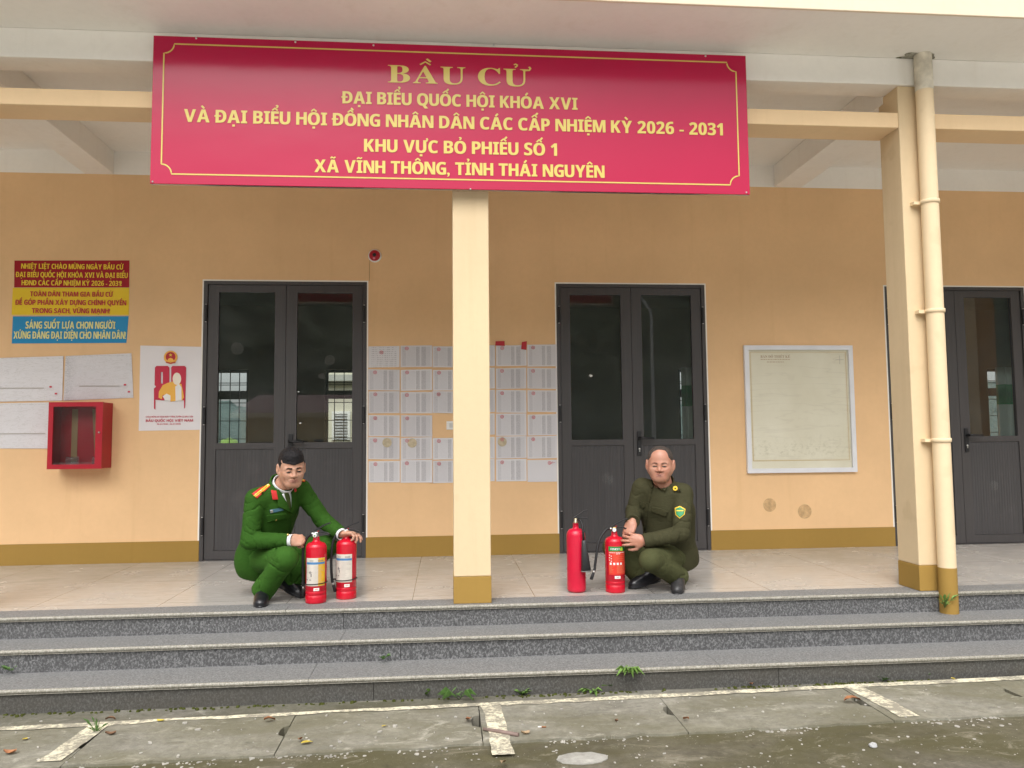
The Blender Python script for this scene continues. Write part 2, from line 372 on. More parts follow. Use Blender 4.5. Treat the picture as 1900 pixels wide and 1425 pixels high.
# ------------------------------------------------------------------ the building
B = thing('building', 'ochre building with tiled veranda, cream ceiling and three grey double doors', 'building')
DOORS = [(-2.137, -.707), (1.016, 2.421), (4.19, 5.61)]; DH = 2.46; WX0, WX1 = -8.0, 12.0; ZC = 3.41; ZS = 3.62; WT = .22
def wall_holes(mb, x0, x1, z0, z1, y0, y1, holes, mi=0):
    xs = sorted({x0, x1, *[h[0] for h in holes], *[h[1] for h in holes]}); zs = sorted({z0, z1, *[h[2] for h in holes], *[h[3] for h in holes]})
    inh = lambda x, z: any(h[0] < x < h[1] and h[2] < z < h[3] for h in holes)
    solid = lambda i, j: 0 <= i < len(xs)-1 and 0 <= j < len(zs)-1 and not inh((xs[i]+xs[i+1])/2, (zs[j]+zs[j+1])/2)
    for i in range(len(xs)-1):
        for j in range(len(zs)-1):
            if not solid(i, j): continue
            a, b, c, d = xs[i], xs[i+1], zs[j], zs[j+1]
            mb.quad((a, y0, c), (b, y0, c), (b, y0, d), (a, y0, d), mi); mb.quad((b, y1, c), (a, y1, c), (a, y1, d), (b, y1, d), mi)
            if not solid(i-1, j): mb.quad((a, y1, c), (a, y0, c), (a, y0, d), (a, y1, d), mi)
            if not solid(i+1, j): mb.quad((b, y0, c), (b, y1, c), (b, y1, d), (b, y0, d), mi)
            if not solid(i, j-1): mb.quad((a, y1, c), (b, y1, c), (b, y0, c), (a, y0, c), mi)
            if not solid(i, j+1): mb.quad((a, y0, d), (b, y0, d), (b, y1, d), (a, y1, d), mi)
m = MB(); wall_holes(m, WX0, WX1, -.3, ZC, 0, WT, [(a, b, -.3, DH) for a, b in DOORS]); m.build('wall', M['ochre'], B)
m = MB(); m.box(WX0, WX1, -.0, WT, ZC, ZS+.3); m.build('wall_beam', M['cream'], B)
edges = [WX0]+[e for d in DOORS for e in d]+[WX1]
for a, b in zip(edges[::2], edges[1::2]): m = MB(); m.box(a, b, -.006, 0.004, 0.0, .178); m.build('skirting', M['skirt'], B)
m = MB(); m.box(WX0, WX1, -1.83, 0.0, ZS, ZS+.2); m.build('ceiling', M['cream'], B)
m = MB(); m.box(WX0, WX1, -2.58, -1.831, 3.656, 3.85); m.build('eaves_slab', M['cream'], B, .006)
m = MB(); m.box(WX0, WX1, -2.60, -2.581, 3.645, 3.95); m.build('roof_fascia', M['fascia'], B, .004)
m = MB(); m.box(WX0, WX1, -2.6, 7.0, 3.96, 4.1); m.build('roof_slab', M['cream'], B)
m = MB(); m.box(WX0, WX1, -2.03, -1.832, 3.464, 3.6555); m.build('front_beam', M['cream'], B, .006)
CX = [(-3.20, -2.965), (.047, .283), (3.14, 3.378), (6.45, 6.69)]
for a, b in [(-3.18, -2.932), (.04, .29), (3.132, 3.40), (6.44, 6.7)]:
    m = MB(); m.box(a, b, -1.831, -.001, ZC+.002, ZS-.001); m.build('cross_beam', M['cream'], B, .005)
CYF, CYB = -2.012, -1.772
for a, b in CX:
    m = MB(); m.box(a, b, CYF, CYB, .168, 3.464); o = m.build('column', M['ochre_col'], B, .006)
    m = MB(); m.box(a-.002, b+.002, CYF-.002, CYB+.002, 0.0, .1675); m.build('column_base', M['skirt'], o, .004)
bx = [WX0]+[e for c in CX for e in c]+[WX1]
for a, b in zip(bx[::2], bx[1::2]):
    m = MB(); m.box(a+.001, b-.001, CYF+.004, CYB+.004, 3.166, 3.274); m.build('tie_beam', M['ochre_beam'], B, .005)
def print_mat(name, c, amt):
    g = NG(name); df = g.n('BsdfDiffuse'); df.inputs[0].default_value = (*c, 1); tr = g.n('BsdfTransparent'); f = g.ramp(g.noise(g.coord(), 22, 4, .6), [(.30, amt*.25), (.66, amt)])
    mx = g.n('MixShader'); g.link(f, mx.inputs[0]); g.link(tr.outputs[0], mx.inputs[1]); g.link(df.outputs[0], mx.inputs[2]); g.link(mx.outputs[0], g.out.inputs[0]); return g.m
# drain pipe
px_, py_ = 3.292, -2.078
m = MB(); m.lathe([(.056, .165), (.056, 3.40)], (px_, py_, 0), 28); pipe = m.build('drainpipe', M['pipe'], B)
m = MB(); m.lathe([(.0575, 3.40), (.0575, 3.70)], (px_, py_, 0), 28); m.build('pipe_top', simple('dirty_cream_pipe', (.62, .57, .47), .8, .2, var=.25, scale=14), pipe)
m = MB(); m.lathe([(.0572, -.13), (.0572, .165)], (px_, py_, 0), 28); m.build('pipe_foot', M['skirt'], pipe)
m = MB(); pts = [(px_-.02+(.13+.05*mnoise.noise(Vector((math.cos(t)*2, math.sin(t)*2, 1))))*math.cos(t), py_+.03+(.075+.03*mnoise.noise(Vector((math.cos(t)*2, math.sin(t)*2, 5))))*math.sin(t), 3.6545) for t in [i*2*math.pi/28 for i in range(28)]]; m.add(pts, [tuple(range(28))[::-1]]); m.build('leak_stain', print_mat('leak_stain', (.16, .15, .07), .75), pipe)
for z in (2.62, 1.87, 1.0):
    m = MB(); m.lathe([(.058, z-.014), (.063, z-.012), (.063, z+.012), (.058, z+.014)], (px_, py_, 0), 28); m.box(px_-.1, px_-.05, py_+.02, py_+.066, z-.011, z+.011); m.build('pipe_bracket', M['pipe'], pipe)

M['dustprint'] = print_mat('dusty_ball_print', (.42, .42, .40), .12); M['mudprint'] = print_mat('muddy_ball_print', (.36, .27, .13), .42)
for (px, py, r) in ((1428, 937, .062), (1493, 949, .066)):
    if r:
        q = wl(px, py); m = MB(); m.add([(q[0], -.0012, q[1])]+[(q[0]+r*math.cos(t), -.0012, q[1]+r*math.sin(t)) for t in [i*2*math.pi/26 for i in range(26)]], [(0, i+1, (i+1) % 26+1) for i in range(26)]); m.build('ball_print', M['mudprint'] if py > 930 else print_mat('faint_ball_print', (.45, .31, .15), .2), B)
# doors
def leaf(name, x0, x1, hinge_left, door, gx0, gx1):
    m = MB(); y0, y1 = .012, .052
    z0, z1 = .012, 2.428
    wall_holes(m, x0, x1, z0, z1, y0, y1, [(gx0, gx1, 1.02, 2.362), (gx0-.008, gx1+.008, .085, .966)])
    lf = m.build('leaf', M['doorgrey'], door, .0015)
    m = MB(); m.quad((gx0, .033, 1.02), (gx1, .033, 1.02), (gx1, .033, 2.362), (gx0, .033, 2.362)); m.build('glass', M['glass'], door)
    m = MB(); m.box(gx0-.006, gx1+.006, .020, .045, .087, .964); m.build('panel', M['doorpanel'], door)
    for z in (2.17, 1.26, .30):
        hx = x0-.014 if hinge_left else x1+.014
        m = MB(); m.lathe([(.0115, z-.075), (.0115, z+.075)], (hx, -.006, 0), 12)
        m.build('hinge', M['black'], door)
        for e in (-.0805, .0755): m = MB(); m.lathe([(0.0001, z+e), (.009, z+e), (.009, z+e+.005), (.0001, z+e+.005)], (hx, -.006, 0), 10); m.build('hinge_pin', M['steel'], door)
for k, (a, b) in enumerate(DOORS):
    fw = .034; m = MB()
    m.box(a, a+fw, -.003, .06, 0, DH); m.box(b-fw, b, -.003, .06, 0, DH); m.box(a+fw, b-fw, -.003, .06, DH-fw+.004, DH); m.box(a+fw, b-fw, .0, .06, 0.0, .008)
    d = m.build('door', M['doorgrey'], B, .002)
    m = MB(); m.box(a-.012, a-.0005, -.002, .05, .0, DH+.012); m.box(b+.0005, b+.012, -.002, .05, 0, DH+.012); m.box(a-.0005, b+.0005, -.002, .05, DH+.0005, DH+.012); m.build('jamb_lining', M['cream'], d)
    mid = (a+b)/2
    leaf('leaf', a+fw+.004, mid-.002, True, d, a+fw+.095, mid-.098)
    leaf('leaf', mid+.002, b-fw-.004, False, d, mid+.098, b-fw-.095)
    hx = mid+.052; hz = 1.01
    m = MB(); m.box(hx-.019, hx+.019, .000, .012, hz-.14, hz+.085); m.build('handle_plate', M['black'], d, .003)
    m = MB(); m.lathe([(.013, .0), (.013, .045)], (hx, .0, hz+.02), 14, axis='y'); m.tube([(hx-.01, -.046, hz+.02), (hx+.04, -.05, hz+.02), (hx+.128, -.046, hz+.016)], [.011, .011, .009], 10); m.build('handle', M['black'], d)
    m = MB(); m.lathe([(.0001, .0065), (.0095, .006), (.0095, -.001)], (hx, .0, hz-.078), 12, axis='y'); m.box(hx-.004, hx+.004, -.0055, -.001, hz-.104, hz-.08); m.build('keyhole', M['steel'], d)
    for (px, py, ln) in {0: ((512, 735, .045), (524, 776, .022), (554, 727, .016), (557, 785, .018)), 1: ((1096, 697, .03),)}.get(k, ()):   # torn sticker remains on the glass
        q = wl(px, py, .032); m = MB(); pts = [(q[0]+ln*rng.uniform(.5, 1)*.75*math.cos(t), q[1]+ln*.5*rng.uniform(.5, 1)*math.sin(t)) for t in [i*2*math.pi/6 for i in range(6)]]
        m.add([(x, .0315, z) for x, z in pts], [tuple(range(6))]); m.build('sticker_scrap', M['white'], d)
    for (px, py, r) in {0: ((440, 647, .055), (612, 668, .045), (597, 698, .03)), 1: ((1128, 889, .05), (1200, 842, .03)), 2: ((1845, 901, .048),)}.get(k, ()):   # dusty ball prints
        yq = .0318 if py < 810 else .0185; q = wl(px, py, yq); m = MB(); m.add([(q[0], yq, q[1])]+[(q[0]+r*math.cos(t), yq, q[1]+r*math.sin(t)) for t in [i*2*math.pi/26 for i in range(26)]], [(0, i+1, (i+1) % 26+1) for i in range(26)]); m.build('dust_print', M['dustprint'], d)

# rooms behind the doors
RB = 6.2
back_holes = []
wins = []
def win(px0, px1, y_top, y_bot, side):
    pass
W1 = (aty(360, 0, RB)[0]-.05, aty(461, 700, RB)[0], .95, aty(461, 686, RB)[2]); W2 = (aty(603, 700, RB)[0], aty(603, 700, RB)[0]+1.1, .95, W1[3])
W3 = (aty(1259, 700, RB)[0], aty(1259, 700, RB)[0]+.62, .95, W1[3]); W4 = (aty(1832, 700, RB)[0], aty(1832, 700, RB)[0]+1.3, .95, W1[3])
WINS = [W1, W2, W3, W4]
m = MB(); wall_holes(m, WX0, WX1, -.3, 3.96, RB, RB+.2, WINS); m.build('back_wall', M['interior'], B)
m = MB()
for x in (WX0, .16, 4.62, WX1-.15): m.box(x, x+.15, WT, RB, -.3, 3.3)
m.build('partition_wall', M['interior'], B)
m = MB(); m.box(WX0, WX1, WT+.001, RB, -.3, -.002); m.build('room_floor', M['interior_dark'], B)
m = MB(); m.box(WX0, WX1, WT, RB, 3.3, 3.5); m.build('room_ceiling', M['interior'], B)
curt_p = None
def curtain_mat(name, c):
    g = NG(name); df = g.n('BsdfDiffuse'); df.inputs[0].default_value = (*c, 1); tl = g.n('BsdfTranslucent'); tl.inputs[0].default_value = (*c, 1)
    mx = g.n('MixShader', i_0=.55); g.link(df.outputs[0], mx.inputs[1]); g.link(tl.outputs[0], mx.inputs[2]); g.link(mx.outputs[0], g.out.inputs[0]); return g.m
CM = [curtain_mat('pale_curtain', (.72, .76, .68)), curtain_mat('green_curtain', (.10, .40, .16))]
for k, (a, b, c, d) in enumerate(WINS):
    m = MB(); t = .045; zt = d-.42
    for bx_ in ((a, a+t, c, d), (b-t, b, c, d), (a+t, b-t, d-t, d), (a+t, b-t, c, c+t), (a+t, b-t, zt-.07, zt+.07), ((a+b)/2-.03, (a+b)/2+.03, c+t, zt-.07)):
        m.box(bx_[0], bx_[1], RB+.06, RB+.12, bx_[2], bx_[3])
    wf = m.build('window', M['wood'], B)
    m = MB(); m.quad((a, RB+.09, c), (b, RB+.09, c), (b, RB+.09, d), (a, RB+.09, d)); m.build('pane', M['pane'], wf)
    m = MB(); n = 7
    for i in range(1, n): x = a+(b-a)*i/n; m.tube([(x, RB+.03, c), (x, RB+.03, d)], .008, 6)
    for z in (c+.12, c+.42, c+.72, c+1.02, zt+.2): m.tube([(a, RB+.03, z), (b, RB+.03, z)], .007, 6)
    m.build('grille', M['wood'], wf)
    if k >= 2:
        cu = MB(); nx = 60; x0, x1 = a+.02, b+.05; zz = [c-.05, c+.62, c+.98, d+.02]
        if k == 3: x0 = a+.10; x1 = b+.2
        pts = []
        for i in range(nx+1):
            t = i/nx; x = x0+(x1-x0)*t; y = RB-.10+.05*math.sin(t*46)+.02*math.sin(t*17+1); pts.append((x, y))
        for j in range(3):
            for i in range(nx):
                (xa, ya), (xb, yb_) = pts[i], pts[i+1]; cu.add([(xa, ya, zz[j]), (xb, yb_, zz[j]), (xb, yb_, zz[j+1]), (xa, ya, zz[j+1])], [(0, 1, 2, 3)], 1 if j == 1 else 0, True)
        cu.build('curtain', CM, B)
# ------------------------------------------------------------------ STAGE-MARK: surroundings
# hills before and behind the building (the front ones show in the door glass)
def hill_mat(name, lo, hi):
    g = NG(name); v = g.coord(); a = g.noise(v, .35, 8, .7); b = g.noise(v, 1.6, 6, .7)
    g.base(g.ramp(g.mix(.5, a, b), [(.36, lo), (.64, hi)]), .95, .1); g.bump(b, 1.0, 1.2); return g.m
def hills(name, m, az0, az1, d0, d1, height, seed):
    nv, nr = 220, 46; vs, fs = [], []
    for i in range(nv+1):
        a = R_(az0+(az1-az0)*i/nv); crest = height(math.degrees(a))
        for j in range(nr+1):
            t = j/nr; d = d0+(d1-d0)*t; x, y = d*math.sin(a), d*math.cos(a); prof = crest*(t**.8)
            nz = mnoise.fractal(Vector((x*.12+seed, y*.12, 3.1)), .9, 2.1, 5)*1.7 if t > 0 else 0
            nz += mnoise.noise(Vector((x*.7, y*.7, seed)))*.9*min(1, t*6)
            vs.append((x, y, GZ-.3+prof+nz*min(1, t*5)))
    w_ = nr+1
    for i in range(nv):
        for j in range(nr): fs.append((i*w_+j, i*w_+j+1, (i+1)*w_+j+1, (i+1)*w_+j))
    mb = MB(); mb.add(vs, fs, 0, False); return tag(mb.build(name, m), kind='structure')
hills('hills', hill_mat('dark_wooded_slope', (.045, .062, .048), (.19, .23, .15)), 95, 265, 58, 105, lambda a: 26+3.0*math.sin(a*.09+.4)+2.0*math.sin(a*.31), 4.)
hills('hills', hill_mat('haze_tinted_slope', (.12, .17, .16), (.19, .25, .235)), -70, 70, 70, 150, lambda a: 8.5+2.0*math.sin(a*.2), 9.)  # rear slope: air haze is put into its pale blue-green colour

# building across the yard
ox0, oz = aty(445, 768, 38)[0], aty(560, 766, 38)[2]; ox1 = aty(668, 768, 38)[0]
OB = thing('opposite_building', 'low yellow house with dark red roof, mirrored in the left door glass', 'building', loc=((ox0+ox1)/2, -40, GZ))
yel = simple('yellow_house_paint', (.55, .42, .22), .85, .2, var=.1, scale=1); dk = simple('dark_opening', (.03, .03, .03), .6); rrd = simple('dark_red_roof_sheet', (.12, .035, .03), .7, var=.15, scale=2)
m = MB(); m.box(ox0, ox1, -44, -38, GZ, oz-.25); m.build('wall', yel, OB)
m = MB(); m.box(ox0-.4, ox1+.4, -44.3, -37.5, oz-.25, oz); m.build('eaves', simple('pale_eaves', (.6, .5, .34), .8), OB)
m = MB(); m.add([(ox0-.4, -44.3, oz+.003), (ox1+.4, -44.3, oz+.003), (ox1+.4, -37.5, oz+.003), (ox0-.4, -37.5, oz+.003), (ox0+.3, -41, oz+1.2), (ox1-.3, -41, oz+1.2)], [(3, 2, 5, 4), (1, 0, 4, 5), (0, 3, 4), (2, 1, 5)]); m.build('roof', rrd, OB)
for f0, f1, z0, z1 in ((.08, .34, .0, 1.35), (.42, .5, .9, 1.5), (.62, .69, .9, 1.5), (.8, .92, .0, 1.5)):
    m = MB(); m.box(ox0+(ox1-ox0)*f0, ox0+(ox1-ox0)*f1, -38.0, -37.96, GZ+z0+.05, GZ+z1); m.build('window', dk, OB)
# street lamp in the yard (seen in the glass of the middle door)
lq = aty(1214, 800, 24); lx = float(lq[0])
SLp = thing('street_lamp', 'tall grey street lamp with curved arm in the yard, mirrored in the middle door glass', 'street lamp', loc=(lx, -24, GZ))
lt = float(aty(1218, 590, 24)[2])
m = MB(); m.tube([(lx, -24, GZ), (lx, -24, lt)]+[(lx-1.7*(1-math.cos(t)), -24, lt+1.25*math.sin(t)) for t in [i*math.pi/2/8 for i in range(1, 9)]], [.10]+[.055]*9, 10); m.build('pole', simple('galvanised_pole', (.45, .46, .46), .5), SLp)
m = MB(); m.lathe([(.001, 0), (.09, .02), (.12, .2), (.10, .5), (.001, .62)], (lx-2.1, -24, lt+1.25), 14, axis='x'); m.build('lamp_head', simple('lamp_housing', (.35, .36, .36), .5), SLp)
# house and banana plant behind the building (seen through the left room)
rx = float(aty(600, 700, 12)[0])
RBd = thing('rear_building', 'pale cream house with a louvred window behind the left room', 'building', loc=(rx+2, 14, GZ))
pale = simple('pale_cream_paint', (.62, .60, .48), .85, .2, var=.06, scale=1)
m = MB(); m.box(rx, rx+5.5, 12, 16, GZ, 4.2); m.build('wall', pale, RBd)
m = MB(); m.box(rx-.15, rx+5.5, 11.7, 16, 2.45, 2.6); m.build('ledge', simple('grey_ledge', (.4, .4, .36), .8), RBd)
lx0, lz1 = wl(621, 768, 12); lx1, lz0 = wl(645, 816, 12)
m = MB(); m.box(lx0-.06, lx0, 11.95, 12, lz0, lz1); m.box(lx1, lx1+.06, 11.95, 12, lz0, lz1); m.box(lx0-.06, lx1+.06, 11.95, 12, lz1, lz1+.06); lw = m.build('window', simple('white_window_paint', (.75, .75, .72), .6), RBd)
m = MB()
for i in range(9):
    z = lz0+(lz1-lz0)*(i+.2)/9; m.add([(lx0, 11.94, z), (lx1, 11.94, z), (lx1, 11.99, z+.07), (lx0, 11.99, z+.07)], [(0, 1, 2, 3)])
m.build('louvre', simple('grey_louvre', (.32, .33, .33), .5), lw)
bq = aty(425, 800, 9.5)
BP = thing('banana_plant', 'bright green banana plant outside the rear window of the left room', 'plant', loc=(float(bq[0]), 9.5, GZ))
m = MB(); m.tube([(bq[0], 9.5, GZ), (bq[0], 9.5, .6)], [.11, .08], 10); m.build('stem', simple('banana_stem', (.2, .26, .1), .7), BP)
lm_ = simple('banana_leaf', (.20, .33, .05), .45, var=.25, scale=3)
for k in range(8):
    a = k*2.4; tilt = .6+.5*rng.random(); L = 1.1+.4*rng.random(); m = MB(); vs = []; n = 10
    for i in range(n+1):
        t = i/n; r = L*t*math.cos(tilt*.8*(1-t*.6)); z = .5+L*t*math.sin(tilt)*(1-.55*t*t); wd = .19*math.sin(math.pi*min(1, .08+t*.92))**.7
        for sgn in (-1, 0, 1): vs.append((bq[0]+r*math.cos(a)-sgn*wd*math.sin(a), 9.5+r*math.sin(a)+sgn*wd*math.cos(a), z-(.05 if sgn else 0)))
    fs = [(i*3+j, i*3+j+1, i*3+j+4, i*3+j+3) for i in range(n) for j in range(2)]; m.add(vs, fs, 0, True); m.build('leaf', lm_, BP)

# ------------------------------------------------------------------ banner
BY = -2.10
BN = thing('banner', 'wide glossy crimson election banner with yellow lettering hung under the eaves', 'banner', loc=(.095, BY, 2.64))
def gloss(name, c, rough=.16, spec=.6, coat=0.0, wr=0.0):
    g = NG(name); v = g.coord(); f = g.noise(v, 1.2, 3); g.base(g.ramp(f, [(.3, tuple(x*.95 for x in c)), (.7, c)]), rough, spec); g.b.inputs['Coat Weight'].default_value = coat; g.b.inputs['Coat Roughness'].default_value = .12
    if wr: g.bump(g.noise(g.coord(scale=(1, 1, 2)), 3.0, 3, .5), wr, .01)
    return g.m
M['crimson'] = gloss('crimson_banner_vinyl', (.46, .005, .055), .17, .38, .0, .12)
M['gold'] = gloss('pale_yellow_print', (.68, .54, .13), .3, .4, .1)
x0, x1, z0, z1 = -1.832, 2.021, 2.643, 3.597
m = MB(); m.box(x0, x1, BY, BY+.012, z0, z1); m.build('vinyl_sheet', M['crimson'], BN, .002)
m = MB(); t = .02
for q in ((x0+.001, x1-.001, z0+.001, z0+t), (x0+.001, x1-.001, z1-t, z1-.001), (x0+.001, x0+t, z0+t, z1-t), (x1-t, x1-.001, z0+t, z1-t)): m.box(q[0], q[1], BY+.0125, BY+.035, q[2], q[3])
m.build('frame', M['steel'], BN)
bx0, bx1, bz0, bz1, nr_ = x0+.067, x1-.072, z0+.062, z1-.052, .062
path = []
for (cx_, cz_, a0) in ((bx0, bz0, 90), (bx1, bz0, 180), (bx1, bz1, 270), (bx0, bz1, 0)):
    for i in range(9):
        a = R_(a0-90*i/8); path.append((cx_+nr_*math.cos(a), cz_+nr_*math.sin(a)))
path.append(path[0]); v_, f_ = thick(path, .0085); m = MB(); m.add([(p[0], BY-.0025, p[1]) for p in v_], f_); m.build('border_line', M['gold'], BN)
def btext(s, style, pl, pr_, ptop, pbot):
    a = aty(pl, pbot, BY); b = aty(pr_, pbot, BY); h = aty(pl, ptop, BY)[2]-a[2]
    text_mb(s, style, a[0], b[0], a[2], h, BY-.0025, bold=.022 if style == 'sans' else .008, track=.13).build('lettering', M['gold'], BN)
btext('BẦU CỬ', 'serif', 720, 983, 121, 153)
btext('ĐẠI BIỂU QUỐC HỘI KHÓA XVI', 'sans', 636, 1071, 169.5, 192)
btext('VÀ ĐẠI BIỂU HỘI ĐỒNG NHÂN DÂN CÁC CẤP NHIỆM KỲ 2026 - 2031', 'sans', 342, 1340, 202.6, 226.3)
btext('KHU VỰC BỎ PHIẾU SỐ 1', 'sans', 676, 1033, 258, 281.5)
btext('XÃ VĨNH THÔNG, TỈNH THÁI NGUYÊN', 'sans', 584, 1121, 296, 319.5)
m = MB()
for i, (px, py) in enumerate(((364, 71), (548, 78), (693, 84), (916, 83), (1309, 104), (873, 351), (283, 337), (1385, 357))):
    q = aty(px, py, BY); m.lathe([(.0001, .004), (.006, .003), (.007, -.001)], (q[0], BY, q[2]), 8, axis='y')
m.build('screw', M['steel'], BN)

# ------------------------------------------------------------------ notices on the wall
def pxy(c, ox, oy, s): return (ox+c[0]/s, oy+c[1]/s)
def curl_sheet(mb, quad, y, amp=.003, n=12, seed=0.0, lift=0.0):
    """paper sheet: quad of (x,z) bottom-left, bottom-right, top-right, top-left"""
    vs = []
    for j in range(n+1):
        for i in range(n+1):
            u, v = i/n, j/n; a = [q*(1-u) for q in quad[0]]; x = quad[0][0]*(1-u)*(1-v)+quad[1][0]*u*(1-v)+quad[2][0]*u*v+quad[3][0]*(1-u)*v
            z = quad[0][1]*(1-u)*(1-v)+quad[1][1]*u*(1-v)+quad[2][1]*u*v+quad[3][1]*(1-u)*v
            dy = amp*(1+mnoise.noise(Vector((x*7, z*7, seed))))+lift*max(0, (u-.75)*4)**2*max(0, (.3-v)/.3)
            vs.append((x, y-.0012-dy, z))
    w_ = n+1; mb.add(vs, [(j*w_+i, j*w_+i+1, (j+1)*w_+i+1, (j+1)*w_+i) for j in range(n) for i in range(n)], 0, True)
def slogan(label, quadpx, mat_, textmat, lines, base=(0, 470, 3.314)):
    q = [wl(*pxy(c, *base)) for c in quadpx]; xs_ = [p[0] for p in q]; zs_ = [p[1] for p in q]
    t = thing('slogan_sign', label, 'sign', 'slogan strips on the wall', loc=((min(xs_)+max(xs_))/2, 0, min(zs_)))
    m = MB(); curl_sheet(m, [q[3], q[2], q[1], q[0]], 0, .0015, 14, len(label)); m.build('sheet', mat_, t)
    for s, a, b, tp, bt in lines:
        l = wl(*pxy((a, bt), *base)); r = wl(*pxy((b, bt), *base)); tt = wl(*pxy((a, tp), *base))
        text_mb(s, 'sans', l[0], r[0], l[1], tt[1]-l[1], -.0068, bold=.018).build('lettering', textmat, t)
M['sign_red'] = gloss('red_slogan_vinyl', (.36, .006, .016), .35, .3, 0, .04); M['sign_yel'] = gloss('yellow_slogan_vinyl', (.80, .56, .015), .3, .35, .05, .06); M['sign_blue'] = gloss('blue_slogan_vinyl', (.015, .25, .50), .32, .35, .05, .05)
M['t_yel'] = simple('yellow_print', (.85, .58, .03), .4); M['t_red'] = simple('red_print', (.47, .02, .02), .4); M['t_pale'] = simple('pale_yellow_letter', (.72, .70, .28), .4)
slogan('red slogan strip with yellow lettering, top of three left of the door', [(90, 45), (797, 44), (795, 210), (88, 210)], M['sign_red'], M['t_yel'],
       [('NHIỆT LIỆT CHÀO MỪNG NGÀY BẦU CỬ', 133, 760, 64, 95), ('ĐẠI BIỂU QUỐC HỘI KHÓA XVI VÀ ĐẠI BIỂU', 101, 787, 115, 147), ('HĐND CÁC CẤP NHIỆM KỲ 2026 - 2031!', 135, 750, 166, 197)])
slogan('yellow slogan strip with red lettering, between the red and the blue strip', [(80, 213), (795, 212), (793, 379), (72, 378)], M['sign_yel'], M['t_red'],
       [('TOÀN DÂN THAM GIA BẦU CỬ', 187, 695, 235, 265), ('ĐỂ GÓP PHẦN XÂY DỰNG CHÍNH QUYỀN', 98, 778, 286, 317), ('TRONG SẠCH, VỮNG MẠNH!', 198, 677, 338, 368)])
slogan('bright blue slogan strip with pale yellow lettering under the yellow strip', [(80, 388), (792, 387), (778, 551), (73, 555)], M['sign_blue'], M['t_pale'],
       [('SÁNG SUỐT LỰA CHỌN NGƯỜI', 160, 710, 420, 463), ('XỨNG ĐÁNG ĐẠI DIỆN CHO NHÂN DÂN!', 86, 775, 481, 525)])

def paper_mat(name, kind):
    g = NG(name); v = g.coord('Generated'); sp_ = g.n('SeparateXYZ'); g.link(v, sp_.inputs[0]); X, Z = sp_.outputs[0], sp_.outputs[2]
    oi = g.n('ObjectInfo'); base = g.ramp(oi.outputs['Random'], [(0, (.60, .585, .60)), (1, (.68, .67, .685))])
    if kind == 'list':
        colr = g.ramp(X, [(0, 0.), (.05, .32), (.17, .10), (.2, .16), (.46, .05), (.485, .5), (.60, .06), (.625, .08), (.66, .52), (.80, .18), (.94, 0.)], 'CONSTANT')
        rows = g.math('SINE', g.math('MULTIPLY', Z, 150.)); rows = g.ramp(rows, [(.35, .25), (.75, 1.)])
        nz = g.noise(g.coord('Generated', scale=(46, 1, 24)), 1.0, 2, .6); nz = g.ramp(nz, [(.38, .25), (.6, 1.)])
        msk = g.ramp(Z, [(0, 0.), (.055, 1.), (.93, 0.)], 'CONSTANT')
        f = g.math('MULTIPLY', g.math('MULTIPLY', colr, msk), g.math('ADD', .25, g.math('MULTIPLY', .6, g.math('MULTIPLY', rows, nz)))); f = g.math('MULTIPLY', f, 1.7)
        col = g.mix(f, base, (.22, .21, .23))
    elif kind == 'head':
        nz = g.noise(g.coord('Generated', scale=(30, 1, 2)), 1.0, 2, .6); rows = g.ramp(g.math('SINE', g.math('MULTIPLY', Z, 70.)), [(.7, 0.), (.8, 1.)])
        msk = g.ramp(X, [(0, 0.), (.1, 1.), (.9, 0.)], 'CONSTANT'); f = g.math('MULTIPLY', g.math('MULTIPLY', rows, msk), g.ramp(nz, [(.45, 0.), (.55, .7)])); col = g.mix(f, base, (.25, .23, .25))
    elif kind == 'big':
        nz = g.noise(g.coord('Generated', scale=(60, 1, 50)), 1.0, 3, .6); msk = g.ramp(X, [(0, .0), (.02, .34), (.2, .05), (.96, 0.)])
        ln = g.ramp(Z, [(0, 0.), (.945, 0.), (.95, .5), (.958, 0.), (.975, 0.)]); f = g.math('MULTIPLY', g.ramp(nz, [(.4, .1), (.6, 1.)]), g.math('MAXIMUM', msk, ln)); f = g.math('MULTIPLY', f, 1.8)
        cr_ = g.noise(g.coord('Generated', scale=(3, 1, 9), rot=(0, .4, 0)), 1.3, 5, .6, 1.5); cr2 = g.ramp(cr_, [(.475, 0.), (.5, .4), (.525, 0.)]); col = g.mix(f, base, (.33, .33, .35)); col = g.mix(cr2, col, (.42, .4, .38))
    elif kind == 'plain': col = base
    elif kind == 'map':
        base = g.ramp(g.noise(g.coord('Generated'), 3, 5), [(.3, (.63, .60, .47)), (.7, (.70, .675, .55))]); cr_ = g.noise(g.coord('Generated', scale=(.6, 1, 7)), 1.6, 3, .5, .4); col = g.mix(g.ramp(cr_, [(.48, 0.), (.5, .22), (.52, 0.)]), base, (.45, .41, .33))
        nz = g.noise(g.coord('Generated', scale=(14, 1, 18)), 1.6, 6, .75, .5); msk = g.ramp(Z, [(.08, 0.), (.13, .9), (.20, .8), (.29, 0.)]); col = g.mix(g.math('MULTIPLY', g.ramp(nz, [(.5, 0.), (.68, .55)]), msk), col, (.36, .34, .22))
        sc_ = g.noise(g.coord('Generated', scale=(5, 1, 6)), 1.4, 6, .7, .9); col = g.mix(g.ramp(sc_, [(.60, 0.), (.72, .22)]), col, (.48, .44, .36))
    g.base(col, .62 if kind != 'map' else .4, .3); g.bump(g.noise(g.coord('Generated', scale=(2, 1, 2)), 3, 3), .12, .01); return g.m
for k in ('list', 'head', 'big', 'plain', 'map'): M['p_'+k] = paper_mat('paper_'+k, k)
